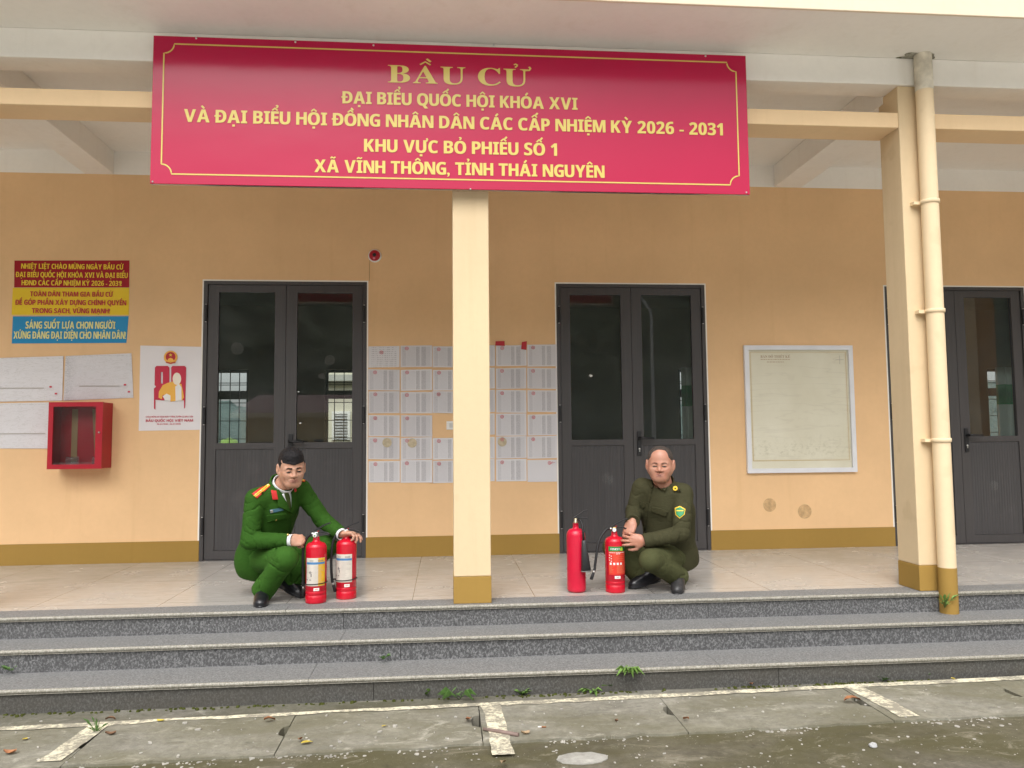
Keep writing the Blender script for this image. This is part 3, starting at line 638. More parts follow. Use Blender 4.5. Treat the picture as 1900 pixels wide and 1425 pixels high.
M['stamp'] = simple('red_stamp_ink', (.62, .19, .22), .7, .2, var=.2, scale=60); M['stampdk'] = simple('strong_red_ink', (.55, .05, .08), .7, .2)
M['stain'] = simple('tan_stain', (.50, .43, .30), .8, .2, var=.2, scale=30)
def ring(mb, x, z, y, r0, r1, n=22):
    vs = []
    for i in range(n): a = 2*math.pi*i/n; vs += [(x+r0*math.cos(a), y, z+r0*math.sin(a)), (x+r1*math.cos(a), y, z+r1*math.sin(a))]
    mb.add(vs, [(2*i, 2*i+1, (2*i+3) % (2*n), (2*i+2) % (2*n)) for i in range(n)])
def star(mb, x, z, y, r, n=5, inner=.42, rot=90):
    pts = [(x+(r if i % 2 == 0 else r*inner)*math.cos(R_(rot+i*180/n)), z+(r if i % 2 == 0 else r*inner)*math.sin(R_(rot+i*180/n))) for i in range(2*n)]
    mb.add([(x, y, z)]+[(p[0], y, p[1]) for p in pts], [(0, i+1, (i+1) % (2*n)+1) for i in range(2*n)])
def disc(mb, x, z, y, r, n=18): mb.add([(x, y, z)]+[(x+r*math.cos(2*math.pi*i/n), y, z+r*math.sin(2*math.pi*i/n)) for i in range(n)], [(0, i+1, (i+1) % n+1) for i in range(n)])
colx = [70, 248, 424, 598, 773, 945]; colr = [243, 421, 594, 767, 941, 1110]; rowt = [600, 730, 852, 980, 1105, 1232]; rowb = [717, 843, 970, 1097, 1222, 1350]
ordn = ['top', 'second', 'third', 'fourth', 'fifth', 'bottom']
where = ['beside the left door', 'second from the left door', 'third from the left door', 'behind the pillar', 'second from the middle door', 'beside the middle door']
for r in range(6):
    for c in range(6):
        if r == 3 and c == 2: continue
        d = rng.uniform; a = wl(660+(colx[c]+d(-1, 2))/2.97, 440+(rowt[r]+d(-3, 3)-(6 if c > 2 else 0))/2.97); b = wl(660+(colr[c]+d(-2, 1))/2.97, 440+(rowb[r]+d(-2, 3)-(6 if c > 2 else 0))/2.97)
        tl = d(-.0035, .0035); mid_ = (a[0]+b[0])/2
        kind = 'head' if (r, c) == (0, 0) else ('plain' if (r, c) == (5, 5) else 'list')
        extra = {(0, 0): 'title sheet with heading', (5, 5): 'nearly blank sheet with red signature', (4, 0): 'voter list sheet with round tan stain', (4, 1): 'voter list sheet with round tan stain', (4, 4): 'voter list sheet with round tan stain', (5, 1): 'voter list sheet with its corner curling'}.get((r, c), 'voter list sheet with red stamp')
        m = MB(); curl_sheet(m, [(a[0], b[1]+tl), (b[0], b[1]-tl), (b[0], a[1]-tl), (a[0], a[1]+tl)], -.0004*((r+c) % 3), .0018, 8, r*9+c, .02 if (r, c) == (5, 1) else 0)
        lst = m.build('list_sheet', M['p_'+kind]); tag(lst, f'white {extra}, {ordn[r]} row, {where[c]}', 'sheet', 'voter list sheets on the wall')
        wd, ht = b[0]-a[0], a[1]-b[1]; fx = {0: .22, 3: .22, 4: .2}.get(c, .2)
        if (r, c) == (0, 0): fx = .42
        sx_, sz_ = a[0]+wd*(fx if (r, c) != (5, 5) else .75), a[1]-ht*(.14 if (r, c) != (0, 0) else .3)
        m = MB(); ring(m, sx_, sz_, -.0075, .0125, .0165); ring(m, sx_, sz_, -.0075, .0085, .0102); star(m, sx_, sz_, -.0075, .007); m.build('stamp', M['stamp'], lst)
        if (r, c) in ((4, 0), (4, 1), (4, 4)):
            m = MB(); disc(m, a[0]+wd*(.6 if c == 0 else .36 if c == 1 else .2), a[1]-ht*.25, -.0068, .042); m.build('stain', M['stain'], lst)
        if (r, c) == (5, 5):
            m = MB(); v_, f_ = thick([(sx_, sz_-.01), (sx_+.02, sz_), (sx_+.03, sz_+.012), (sx_+.015, sz_-.004), (sx_+.05, sz_+.004)], .003); m.add([(p[0], -.0076, p[1]) for p in v_], f_); m.build('signature', M['stampdk'], lst)
M['tape'] = simple('red_tape', (.45, .012, .02), .45)
for (pts, lab) in (([(770, 574), (820, 573), (821, 600), (769, 598)], 'small red tape piece lying flat along the top of a list sheet'), ([(915, 579), (943, 574), (940, 622), (911, 618)], 'upright red tape piece on the corner of a list sheet')):
    m = MB(); q = [wl(660+x/2.97, 440+z/2.97) for x, z in pts]; curl_sheet(m, [q[3], q[2], q[1], q[0]], -.0075, .001, 6, 3); tag(m.build('tape_piece', M['tape']), lab, 'tape')
# wall socket half hidden by the middle pillar
so = thing('wall_socket', 'white wall socket in the gap between list sheets beside the middle pillar', 'socket', loc=(.05, 0, 1.13))
m = MB(); m.box(.005, .125, -.012, 0, 1.122, 1.198); m.build('plate', M['white'], so, .004); m = MB(); m.box(.03, .07, -.0145, -.0121, 1.14, 1.18); m.build('outlet', simple('off_white_plastic', (.6, .59, .55), .4), so, .003)  # outlet in a darker off-white than the plate
# big sheets
for quad, lab in (([(0, 650), (392, 632), (385, 905), (0, 915)], 'large white notice sheet, upper left, at the edge of the photo'), ([(405, 632), (810, 615), (822, 888), (392, 905)], 'large white notice sheet with tilted edges, directly above the red cabinet'), ([(-12, 925), (400, 915), (400, 1200), (-12, 1198)], 'large white notice sheet partly behind the red cabinet')):
    q = [wl(x/3.314, 470+z/3.314) for x, z in quad]; q2 = [q[3], q[2], q[1], q[0]]
    if quad[0][0] == 0 or quad[0][0] == -12:
        q2[0] = (q2[0][0]-.25, q2[0][1]); q2[3] = (q2[3][0]-.25, q2[3][1])
    m = MB(); curl_sheet(m, q2, -.001, .004, 14, quad[0][1]); o = tag(m.build('notice_sheet', M['p_big']), lab, 'sheet', 'large notice sheets')
    xa, xb, za, zb = q2[0][0], q2[1][0], q2[0][1], q2[3][1]; h = zb-za
    m = MB(); m.box(xa+(xb-xa)*.22, xa+(xb-xa)*.80, -.0135, -.013, za+h*.315, za+h*.325); m.build('rule_line', simple('brown_rule', (.3, .25, .2), .7), o)
    m = MB()
    for u, v in ((.86, .33), (.92, .17)): m.box(xa+(xb-xa)*u, xa+(xb-xa)*u+.02, -.0135, -.013, za+h*v, za+h*v+.014)
    m.build('red_mark', M['stampdk'], o)
# poster
PO = thing('poster', 'white election poster with emblem and large red number 80 beside the left door', 'poster', loc=(-2.41, 0, 1.135))
pb = (255, 635, 8.384)
def pw(x, z): return wl(*pxy((x, z), *pb))
m = MB(); curl_sheet(m, [pw(22, 1378), pw(972, 1362), pw(1003, 72), pw(48, 52)], 0, .002, 16, 5.); m.build('sheet', simple('white_poster_paper', (.72, .69, .70), .45, .4, var=.03, scale=3), PO)
def pflat(name, polys, mat_, y):
    m = MB()
    for p in polys:
        q = [pw(*c) for c in p]; m.add([(x, y, z) for x, z in q], [tuple(range(len(q)))])
    m.build(name, mat_, PO)
pr_red = simple('poster_red_ink', (.50, .012, .045), .5); pr_gold = simple('poster_gold_ink', (.80, .42, .06), .5); pr_cream = simple('poster_cream_ink', (.80, .72, .60), .5)
pflat('number_eight', [[(300, 370), (475, 370), (503, 395), (503, 630), (400, 630), (400, 465), (370, 465), (370, 640), (400, 645), (400, 905), (285, 895), (285, 1052), (262, 1030), (262, 720), (295, 692), (272, 665), (278, 395)], [(400, 630), (503, 630), (503, 900), (400, 905)]], pr_red, -.0085)
pflat('number_zero', [[(550, 370), (740, 370), (763, 395), (750, 900), (745, 1020), (730, 1035), (728, 905), (530, 905), (530, 395)]], pr_red, -.0085)
def ell(cx_, cz_, rx_, rz_, n=18): return [(cx_+rx_*math.cos(2*math.pi*i/n), cz_+rz_*math.sin(2*math.pi*i/n)) for i in range(n)]
pflat('figure_jacket', [[(335, 860), (340, 770), (400, 670), (470, 635), (560, 610), (600, 640), (690, 650), (715, 760), (730, 860), (700, 905), (520, 925), (500, 820), (400, 820), (385, 890)]], pr_gold, -.0095)
pflat('figure_head', [ell(620, 570, 66, 96)], pr_cream, -.0100)
pflat('figure_shirt', [[(595, 690), (650, 650), (690, 700), (692, 905), (600, 915)], [(400, 840), (460, 800), (520, 830), (520, 905), (440, 915)]], simple('poster_white_ink', (.76, .74, .72), .5), -.0100)
m = MB(); c_ = pw(522, 235); ring(m, c_[0], c_[1], -.0085, .0, .0585, 28); m.build('emblem_wreath', pr_gold, PO)
m = MB(); c_ = pw(522, 228); ring(m, c_[0], c_[1], -.0092, .0, .042, 28); m.build('emblem_disc', simple('emblem_red', (.42, .01, .015), .5), PO)
m = MB(); c_ = pw(522, 200); star(m, c_[0], c_[1], -.0098, .016); m.build('emblem_star', simple('emblem_yellow', (.85, .6, .05), .5), PO)
pflat('emblem_ribbon', [[(450, 300), (522, 318), (595, 300), (600, 322), (522, 342), (445, 322)]], simple('emblem_ribbon_red', (.45, .06, .02), .5), -.0098)
pflat('emblem_gear', [[(470, 300), (482, 262), (522, 244), (562, 262), (574, 300)]], pr_gold, -.0096)
def ptext(s, a, b, tp, bt):
    l = pw(a, bt); r = pw(b, bt); tt = pw(a, tp); text_mb(s, 'sans', l[0], r[0], l[1], tt[1]-l[1], -.0085).build('lettering', pr_red, PO)
ptext('CHÀO MỪNG 80 NĂM NGÀY TỔNG TUYỂN CỬ ĐẦU TIÊN', 135, 870, 1150, 1172); ptext('BẦU QUỐC HỘI VIỆT NAM', 135, 870, 1202, 1240); ptext('06/01/1946 - 06/01/2026', 310, 680, 1264, 1284)
# extinguisher cabinet
CBx0, CBx1 = -3.318, -2.885; cz0, cz1 = .818, 1.375; cyf = -.18
CB = thing('extinguisher_cabinet', 'empty dark red wall cabinet with glass front', 'cabinet', loc=(-3.1, 0, .82))
m = MB(); t = .012
m.box(CBx0, CBx1, -.012, -.001, cz0, cz1); m.box(CBx0, CBx0+t, cyf, -.0125, cz0, cz1); m.box(CBx1-t, CBx1, cyf, -.0125, cz0, cz1); m.box(CBx0+t, CBx1-t, cyf, -.0125, cz0, cz0+t); m.box(CBx0+t, CBx1-t, cyf, -.0125, cz1-t, cz1); m.build('casing', M['red_box'], CB, .002)
m = MB(); fw = .036; wall_holes(m, CBx0-.002, CBx1+.002, cz0-.002, cz1+.002, cyf-.022, cyf-.002, [(CBx0+fw, CBx1-fw-.018, cz0+fw, cz1-fw)]); dr = m.build('cabinet_door', M['red_box'], CB, .002)
m = MB(); m.quad((CBx0+fw, cyf-.011, cz0+fw), (CBx1-fw-.018, cyf-.011, cz0+fw), (CBx1-fw-.018, cyf-.011, cz1-fw), (CBx0+fw, cyf-.011, cz1-fw)); m.build('glass', M['pane'], dr)
m = MB(); m.lathe([(.0001, .012), (.007, .011), (.008, -.001)], (CBx1-.022, cyf-.022, 1.12), 12, axis='y'); m.build('latch', M['steel'], dr)
m = MB()
for (xa, tl) in ((CBx0+.10, .004), (CBx1-.165, .035)): m.add([(xa, -.0135, cz1-.05), (xa+.05, -.0135, cz1-.05), (xa+.05+tl, -.02, cz0+.05), (xa+tl, -.02, cz0+.05)], [(0, 3, 2, 1)])
m.build('paper_strip', simple('brown_kraft_tape', (.34, .22, .10), .6), CB)
for xa in (CBx0+.13, CBx1-.085):
    m = MB(); vs = []; n = 11
    for i in range(n):
        for j in range(n):
            u, v = i/(n-1)*2-1, j/(n-1)*2-1; vs.append((xa+u*.055, -.05-.03*mnoise.noise(Vector((u*2.3, v*2.3, xa*9)))-.025*(1-u*u), cz0+.055+v*.042+.02*mnoise.noise(Vector((u*3, v*3, 4)))))
    m.add(vs, [(i*n+j, (i+1)*n+j, (i+1)*n+j+1, i*n+j+1) for i in range(n-1) for j in range(n-1)], 0, False); g = NG('clear_plastic_wrap'); g.base((.35, .28, .28), .12, .8); g.b.inputs['Alpha'].default_value = .55; m.build('plastic_wrap', g.m, CB)
# alarm bell
q = wl(695.5, 475); AB = thing('alarm_bell', 'round red fire alarm bell with white rim above the left door', 'alarm', loc=(q[0], 0, q[1]))
m = MB(); m.lathe([(.0001, .02), (.054, .02), (.059, .014), (.06, -.001)], (q[0], 0, q[1]), 32, axis='y'); m.build('base_plate', M['white'], AB)
m = MB(); m.lathe([(.0001, .05), (.02, .049), (.038, .043), (.048, .032), (.0505, .0205)], (q[0], 0, q[1]), 32, axis='y'); m.build('gong', M['red_box'], AB)
m = MB(); m.lathe([(.0001, .057), (.011, .056), (.017, .05), (.018, .048)], (q[0], 0, q[1]), 16, axis='y'); m.build('centre_bolt', M['black'], AB)
m = MB(); disc(m, q[0]-.003, q[1]-.031, -.0475, .011); m.build('sticker', simple('pink_sticker', (.6, .2, .25), .5), AB)
m = MB(); m.tube([(q[0]-.045, -.003, q[1]-.04), (q[0]-.047, -.003, DH+.01)], .0018, 6); m.build('cable', simple('tan_cable', (.35, .22, .1), .6), AB)
# framed map
fx0, fx1, fz0, fz1 = 2.776, 3.832, .697, 1.886
MP = thing('framed_map', 'large faded map sheet in a white frame on the wall right of the middle door', 'framed map', loc=(3.3, 0, fz0))
m = MB(); wall_holes(m, fx0, fx1, fz0, fz1, -.032, -.001, [(fx0+.042, fx1-.042, fz0+.042, fz1-.042)]); m.build('frame', simple('white_frame_plastic', (.70, .71, .74), .4, var=.04, scale=6), MP, .004)
m = MB(); m.quad((fx0+.04, -.012, fz0+.04), (fx1-.04, -.012, fz0+.04), (fx1-.04, -.012, fz1-.04), (fx0+.04, -.012, fz1-.04)); m.build('map_sheet', M['p_map'], MP)
m = MB(); i0 = .062
for e in (0, .008):
    a0 = i0+e; wdt = .0055 if e == 0 else .0015; v_, f_ = thick([(fx0+a0, fz0+a0+.05), (fx1-a0, fz0+a0+.05), (fx1-a0, fz1-a0), (fx0+a0, fz1-a0), (fx0+a0, fz0+a0+.05)], wdt); m.add([(p[0], -.0128, p[1]) for p in v_], f_)
m.build('map_border', simple('map_border_ink', (.48, .34, .12), .6), MP)
mbz = (1375, 635, 8.636); ink = simple('brown_map_ink', (.33, .22, .12), .6)
l = wl(*pxy((305, 252), *mbz)); r = wl(*pxy((775, 252), *mbz)); text_mb('BẢN ĐỒ THIẾT KẾ', 'serif', l[0], r[0], l[1], .0235, -.0128).build('lettering', ink, MP)
m = MB()
for zz, xa, xb in ((276, 305, 780), (316, 405, 675)):
    x = xa
    while x < xb:
        ln = rng.uniform(18, 50); p = wl(*pxy((x, zz+9), *mbz)); p2 = wl(*pxy((min(xb, x+ln), zz-4), *mbz)); m.quad((p[0], -.0128, p[1]), (p2[0], -.0128, p[1]), (p2[0], -.0128, p2[1]), (p[0], -.0128, p2[1])); x += ln+9
m.build('small_print', simple('faint_map_ink', (.46, .36, .24), .6), MP)
m = MB(); p = wl(*pxy((1568, 282), *mbz)); m.add([(p[0]-.04, -.0128, p[1]-.0015), (p[0]+.04, -.0128, p[1]-.0015), (p[0]+.04, -.0128, p[1]+.0015), (p[0]-.04, -.0128, p[1]+.0015)], [(0, 1, 2, 3)]); m.add([(p[0]-.0015, -.0132, p[1]-.04), (p[0]+.0015, -.0132, p[1]-.04), (p[0]+.0015, -.0132, p[1]+.04), (p[0]-.0015, -.0132, p[1]+.04)], [(0, 1, 2, 3)]); m.build('north_mark', simple('grey_map_ink', (.3, .28, .24), .6), MP)
# ------------------------------------------------------------------ STAGE-MARK: people
# distance-field modelling: shapes blended smoothly, then skinned with a surface net
def V3(p): return np.array([float(p[0]), float(p[1]), float(p[2])], np.float32)
_lat = np.random.RandomState(5).rand(32, 32, 32).astype(np.float32)
def vnoise(X, Y, Z, f, off=0.0):
    x, y, z = X*f+off, Y*f+off*1.7, Z*f+off*.6; xi, yi, zi = np.floor(x).astype(np.int32), np.floor(y).astype(np.int32), np.floor(z).astype(np.int32)
    u, v, w_ = x-xi, y-yi, z-zi; u = u*u*(3-2*u); v = v*v*(3-2*v); w_ = w_*w_*(3-2*w_); r = 0
    for a in (0, 1):
        for b in (0, 1):
            for c in (0, 1): r = r+_lat[(xi+a) & 31, (yi+b) & 31, (zi+c) & 31]*(u if a else 1-u)*(v if b else 1-v)*(w_ if c else 1-w_)
    return r*2-1
class Prim:
    def __init__(s, g, fn, lo, hi): s.g, s.fn, s.lo, s.hi = g, fn, lo, hi
    def full(s): return s.fn(s.g.X, s.g.Y, s.g.Z)
    def __array__(s, dtype=None, copy=None): return s.full()
    def __neg__(s): return -s.full()
class Grid:
    def __init__(s, lo, hi, h):
        s.lo = np.array(lo, np.float32); s.h = h; n = np.ceil((np.array(hi)-np.array(lo))/h).astype(int)+1
        ax = [s.lo[i]+h*np.arange(n[i], dtype=np.float32) for i in range(3)]; s.X, s.Y, s.Z = np.meshgrid(*ax, indexing='ij'); s.d = np.full(s.X.shape, 9., np.float32)
    def frame(s, c, L=(1, 0, 0), F=(0, 1, 0), U=(0, 0, 1)):
        x, y, z = s.X-c[0], s.Y-c[1], s.Z-c[2]; return tuple(x*a[0]+y*a[1]+z*a[2] for a in (L, F, U))
    def cone(s, a, b, ra, rb, fold=None):
        a, b = V3(a), V3(b); ba = b-a; l2 = float(ba@ba); mg = max(ra, rb)+.05
        def fn(X, Y, Z):
            x, y, z = X-a[0], Y-a[1], Z-a[2]; t0 = (x*ba[0]+y*ba[1]+z*ba[2])/l2; t = np.clip(t0, 0, 1)
            d = np.sqrt((x-t*ba[0])**2+(y-t*ba[1])**2+(z-t*ba[2])**2)-(ra+(rb-ra)*t)
            for amp, nf, tc, wd in (fold or ()):
                ph = 3.1416*(t0*nf+1.1*vnoise(X, Y, Z, 8, nf)+.45*vnoise(X, Y, Z, 21, nf)); v = 1-np.abs(np.sin(ph)); d = d+amp*np.exp(-((t0-tc)/wd)**2)*(1.55*v**4.5-.30)*np.clip(.75+.9*vnoise(X, Y, Z, 7, nf+3), .1, 1.5)
            return d
        return Prim(s, fn, np.minimum(a, b)-mg, np.maximum(a, b)+mg)
    def ell(s, c, r, fr=None):
        c = V3(c); r_ = max(r)+.05; L, F, U = fr or ((1, 0, 0), (0, 1, 0), (0, 0, 1))
        def fn(X, Y, Z):
            x, y, z = X-c[0], Y-c[1], Z-c[2]; x, y, z = (x*q[0]+y*q[1]+z*q[2] for q in (L, F, U))
            k0 = np.sqrt((x/r[0])**2+(y/r[1])**2+(z/r[2])**2); k1 = np.sqrt((x/r[0]**2)**2+(y/r[1]**2)**2+(z/r[2]**2)**2)+1e-9; return k0*(k0-1)/k1
        return Prim(s, fn, c-r_, c+r_)
    def _win(s, d):
        if not isinstance(d, Prim): return np.s_[:, :, :], d
        n = s.d.shape; i0 = [int(max(0, min(n[i]-1, math.floor((d.lo[i]-s.lo[i])/s.h)))) for i in range(3)]; i1 = [int(max(i0[i]+1, min(n[i], math.ceil((d.hi[i]-s.lo[i])/s.h)+1))) for i in range(3)]
        w = tuple(slice(p, q) for p, q in zip(i0, i1)); return w, d.fn(s.X[w], s.Y[w], s.Z[w])
    def add(s, d, k=.03):
        w, d = s._win(d); e = s.d[w]
        if k <= 0: s.d[w] = np.minimum(e, d)
        else: h = np.maximum(k-np.abs(e-d), 0)/k; s.d[w] = np.minimum(e, d)-h*h*k*.25
        return s
    def cut(s, d, k=.004): w, d = s._win(d); e = s.d[w]; h = np.maximum(k-np.abs(e+d), 0)/k; s.d[w] = np.maximum(e, -d)+h*h*k*.25; return s
    def keep(s, d): s.d = np.maximum(s.d, d); return s
    def mesh(s):
        f = s.d; ins = f < 0; nx, ny, nz = f.shape; cnt = np.zeros((nx-1, ny-1, nz-1), np.int8)
        off = [(a, b, c) for a in (0, 1) for b in (0, 1) for c in (0, 1)]
        for a, b, c in off: cnt += ins[a:nx-1+a, b:ny-1+b, c:nz-1+c]
        act = (cnt > 0) & (cnt < 8); idx = np.argwhere(act); ids = np.full(act.shape, -1, np.int64); ids[act] = np.arange(len(idx))
        val = {o: f[idx[:, 0]+o[0], idx[:, 1]+o[1], idx[:, 2]+o[2]] for o in off}; P = np.zeros((len(idx), 3)); N = np.zeros(len(idx))
        for o in off:
            for ax in range(3):
                if o[ax]: continue
                o2 = tuple(1 if i == ax else o[i] for i in range(3)); a, b = val[o], val[o2]; m = (a < 0) != (b < 0); t = np.where(m, a/np.where(m, a-b, 1), 0)
                q = np.zeros((len(idx), 3)); q[:] = o; q[:, ax] += t; P[m] += q[m]; N[m] += 1
        verts = s.lo+(idx+P/N[:, None])*s.h; faces = []
        for ax in range(3):
            u, v = (ax+1) % 3, (ax+2) % 3; sl0 = [slice(None)]*3; sl1 = [slice(None)]*3; sl0[ax] = slice(0, -1); sl1[ax] = slice(1, None)
            a, b = ins[tuple(sl0)], ins[tuple(sl1)]; e = np.argwhere(a != b); e = e[(e[:, u] > 0) & (e[:, v] > 0) & (e[:, u] < f.shape[u]-1) & (e[:, v] < f.shape[v]-1)]
            c = []
            for du, dv in ((-1, -1), (0, -1), (0, 0), (-1, 0)):
                q = e.copy(); q[:, u] += du; q[:, v] += dv; c.append(ids[q[:, 0], q[:, 1], q[:, 2]])
            c = np.stack(c, 1); flip = ~a[e[:, 0], e[:, 1], e[:, 2]]; c[flip] = c[flip][:, ::-1]; faces.append(c)
        return verts, np.concatenate(faces)
def relax(v, f, it=2, lam=.5):
    for _ in range(it):
        acc = np.zeros_like(v); n = np.zeros(len(v))
        for i in range(4):
            a, b = f[:, i], f[:, (i+1) % 4]; np.add.at(acc, a, v[b]); np.add.at(acc, b, v[a]); np.add.at(n, a, 1); np.add.at(n, b, 1)
        v = v+lam*(acc/np.maximum(n, 1)[:, None]-v)
    return v
def sdf_obj(name, parts, mats, parent=None, mi=None):
    """parts: list of (verts, faces); one mesh object"""
    V, F, k = [], [], 0
    for v, f in parts: V.append(v); F.append(f+k); k += len(v)
    V = np.concatenate(V); F = np.concatenate(F); me = bpy.data.meshes.new(name); me.vertices.add(len(V)); me.vertices.foreach_set('co', V.astype(np.float32).ravel())
    me.loops.add(F.size); me.loops.foreach_set('vertex_index', F.astype(np.int32).ravel()); me.polygons.add(len(F)); me.polygons.foreach_set('loop_start', np.arange(0, F.size, 4, dtype=np.int32)); me.polygons.foreach_set('loop_total', np.full(len(F), 4, np.int32))
    for m in (mats if isinstance(mats, (list, tuple)) else [mats]): me.materials.append(m)
    if mi is not None: me.polygons.foreach_set('material_index', np.concatenate(mi).astype(np.int32))
    me.polygons.foreach_set('use_smooth', np.ones(len(F), bool)); me.update(calc_edges=True); me.validate()
    o = bpy.data.objects.new(name, me); COL.objects.link(o)
    if parent is not None:
        o.parent = parent; o.matrix_parent_inverse = Matrix.Translation(parent.location).inverted() if parent.parent is None else Matrix()
    return o
def bvh_of(parts):
    V, F, k = [], [], 0
    for v, f in parts: V += [tuple(p) for p in v]; F += [tuple(q+k) for q in f]; k += len(v)
    return BVHTree.FromPolygons(V, F)
def hit(bv, px, py, off=.002):
    d = Vector(ray(px, py)).normalized(); loc, nrm, i, dist = bv.ray_cast(Vector(CC), d)
    if loc is None:
        loc, nrm, i, dist = bv.find_nearest(Vector(CC)+d*5.1)
    return loc-d*off
def patch(bv, poly, off, name, mat_, parent, rings=6, per=5, thick_=.002, centre=None):
    """cloth badge or flap laid on a garment: star-shaped outline in photo pixels carried onto the real surface"""
    out = []
    for (a, b) in zip(poly, poly[1:]+poly[:1]):
        for t in range(per): out.append((a[0]+(b[0]-a[0])*t/per, a[1]+(b[1]-a[1])*t/per))
    cx_ = centre or (sum(p[0] for p in poly)/len(poly), sum(p[1] for p in poly)/len(poly)); n = len(out); vs = [hit(bv, *cx_, off)]
    for r in range(1, rings+1):
        for p in out: vs.append(hit(bv, cx_[0]+(p[0]-cx_[0])*r/rings, cx_[1]+(p[1]-cx_[1])*r/rings, off))
    fs = [(0, 1+(i+1) % n, 1+i) for i in range(n)]+[(1+(r-1)*n+i, 1+(r-1)*n+(i+1) % n, 1+r*n+(i+1) % n, 1+r*n+i) for r in range(1, rings) for i in range(n)]
    k = len(vs); edge = vs[-n:]; back = [Vector(p)+Vector(_F)*(thick_+off*.8) for p in edge]; vs += back; b0 = 1+(rings-1)*n
    fs += [(b0+i, b0+(i+1) % n, k+(i+1) % n, k+i) for i in range(n)]
    m = MB(); m.add(vs, fs, 0, True); return m.build(name, mat_, parent)

def skin_mat(name, c, red):
    g = NG(name); v = g.coord(); a = g.noise(v, 16, 5, .6); b = g.noise(v, 320, 2)
    g.base(g.ramp(a, [(.32, tuple(x*y for x, y in zip(c, red))), (.66, c)]), g.ramp(b, [(.3, .40), (.7, .55)]), .45); g.b.inputs['Subsurface Weight'].default_value = .18; g.b.inputs['Subsurface Radius'].default_value = (.012, .005, .003); g.b.inputs['Subsurface Scale'].default_value = .6; g.bump(b, .1, .0012); return g.m
def cloth_mat(name, c, scale=420, rough=.85, var=.10):
    g = NG(name); v = g.coord(); a = g.noise(v, 9, 5, .6); b = g.noise(v, scale, 2, .5)
    g.base(g.mix(g.ramp(b, [(.35, 0.), (.65, .22)]), g.ramp(a, [(.3, tuple(x*(1-var) for x in c)), (.7, tuple(x*(1+var) for x in c))]), tuple(x*.62 for x in c)), rough, .25); g.b.inputs['Specular IOR Level'].default_value = .12
    h = g.mix(.2, g.noise(g.coord(rot=(.4, .3, 0), scale=(1, 1, 1.8)), 17, 5, .6, 1.2), b); g.bump(h, .55, .010); return g.m
def hair_mat(name, c, s2):
    g = NG(name); v = g.coord(scale=(1, 1, .35)); a = g.noise(v, 240, 3, .6); g.base(g.ramp(a, [(.3, tuple(x*.5 for x in c)), (.7, s2)]), .6, .18); g.bump(a, .8, .004); return g.m
SK = {'A': skin_mat('tan_skin', (.50, .285, .20), (.88, .76, .70)), 'B': skin_mat('ruddy_skin', (.48, .255, .18), (.90, .72, .66))}
M['lip'] = simple('lip_skin', (.40, .185, .14), .42, .4, var=.08, scale=80); M['brow'] = hair_mat('dark_brow_hair', (.012, .008, .007), (.028, .02, .018)); M['brow_thin'] = simple('thin_brow_hair', (.13, .07, .05), .6)
M['sclera'] = simple('eye_white', (.42, .38, .35), .2); M['iris'] = simple('dark_iris', (.012, .008, .006), .08)
M['hairA'] = hair_mat('black_hair', (.010, .009, .010), (.022, .020, .022)); M['hairB'] = hair_mat('cropped_grey_hair', (.045, .036, .031), (.10, .082, .072))
M['green'] = cloth_mat('green_uniform_cloth', (.029, .088, .011)); M['olive'] = cloth_mat('olive_uniform_cloth', (.050, .048, .024)); M['shirt'] = cloth_mat('white_shirt_cloth', (.74, .74, .76), 600)
M['green_tr'] = cloth_mat('green_trouser_cloth', (.036, .105, .014)); M['olive_tr'] = cloth_mat('olive_trouser_cloth', (.066, .070, .030)); M['tie'] = cloth_mat('olive_tie_cloth', (.05, .07, .02), 700); M['olive_dk'] = cloth_mat('olive_cloth_flap', (.047, .045, .022)); M['green_dk'] = cloth_mat('green_cloth_flap', (.027, .084, .010))
M['leather'] = simple('black_leather', (.011, .011, .014), .30, .55, var=.2, scale=30, bump=.15, bscale=60); M['leather_worn'] = simple('worn_black_leather', (.028, .027, .028), .45, .5, var=.35, scale=14, bump=.25, bscale=40)
M['badge_red'] = simple('badge_red_cloth', (.52, .018, .016), .6); M['badge_yel'] = simple('badge_yellow_braid', (.85, .55, .05), .5); M['badge_blue'] = simple('name_plate_blue', (.05, .13, .18), .3); M['badge_green'] = simple('badge_green_cloth', (.03, .25, .10), .6)

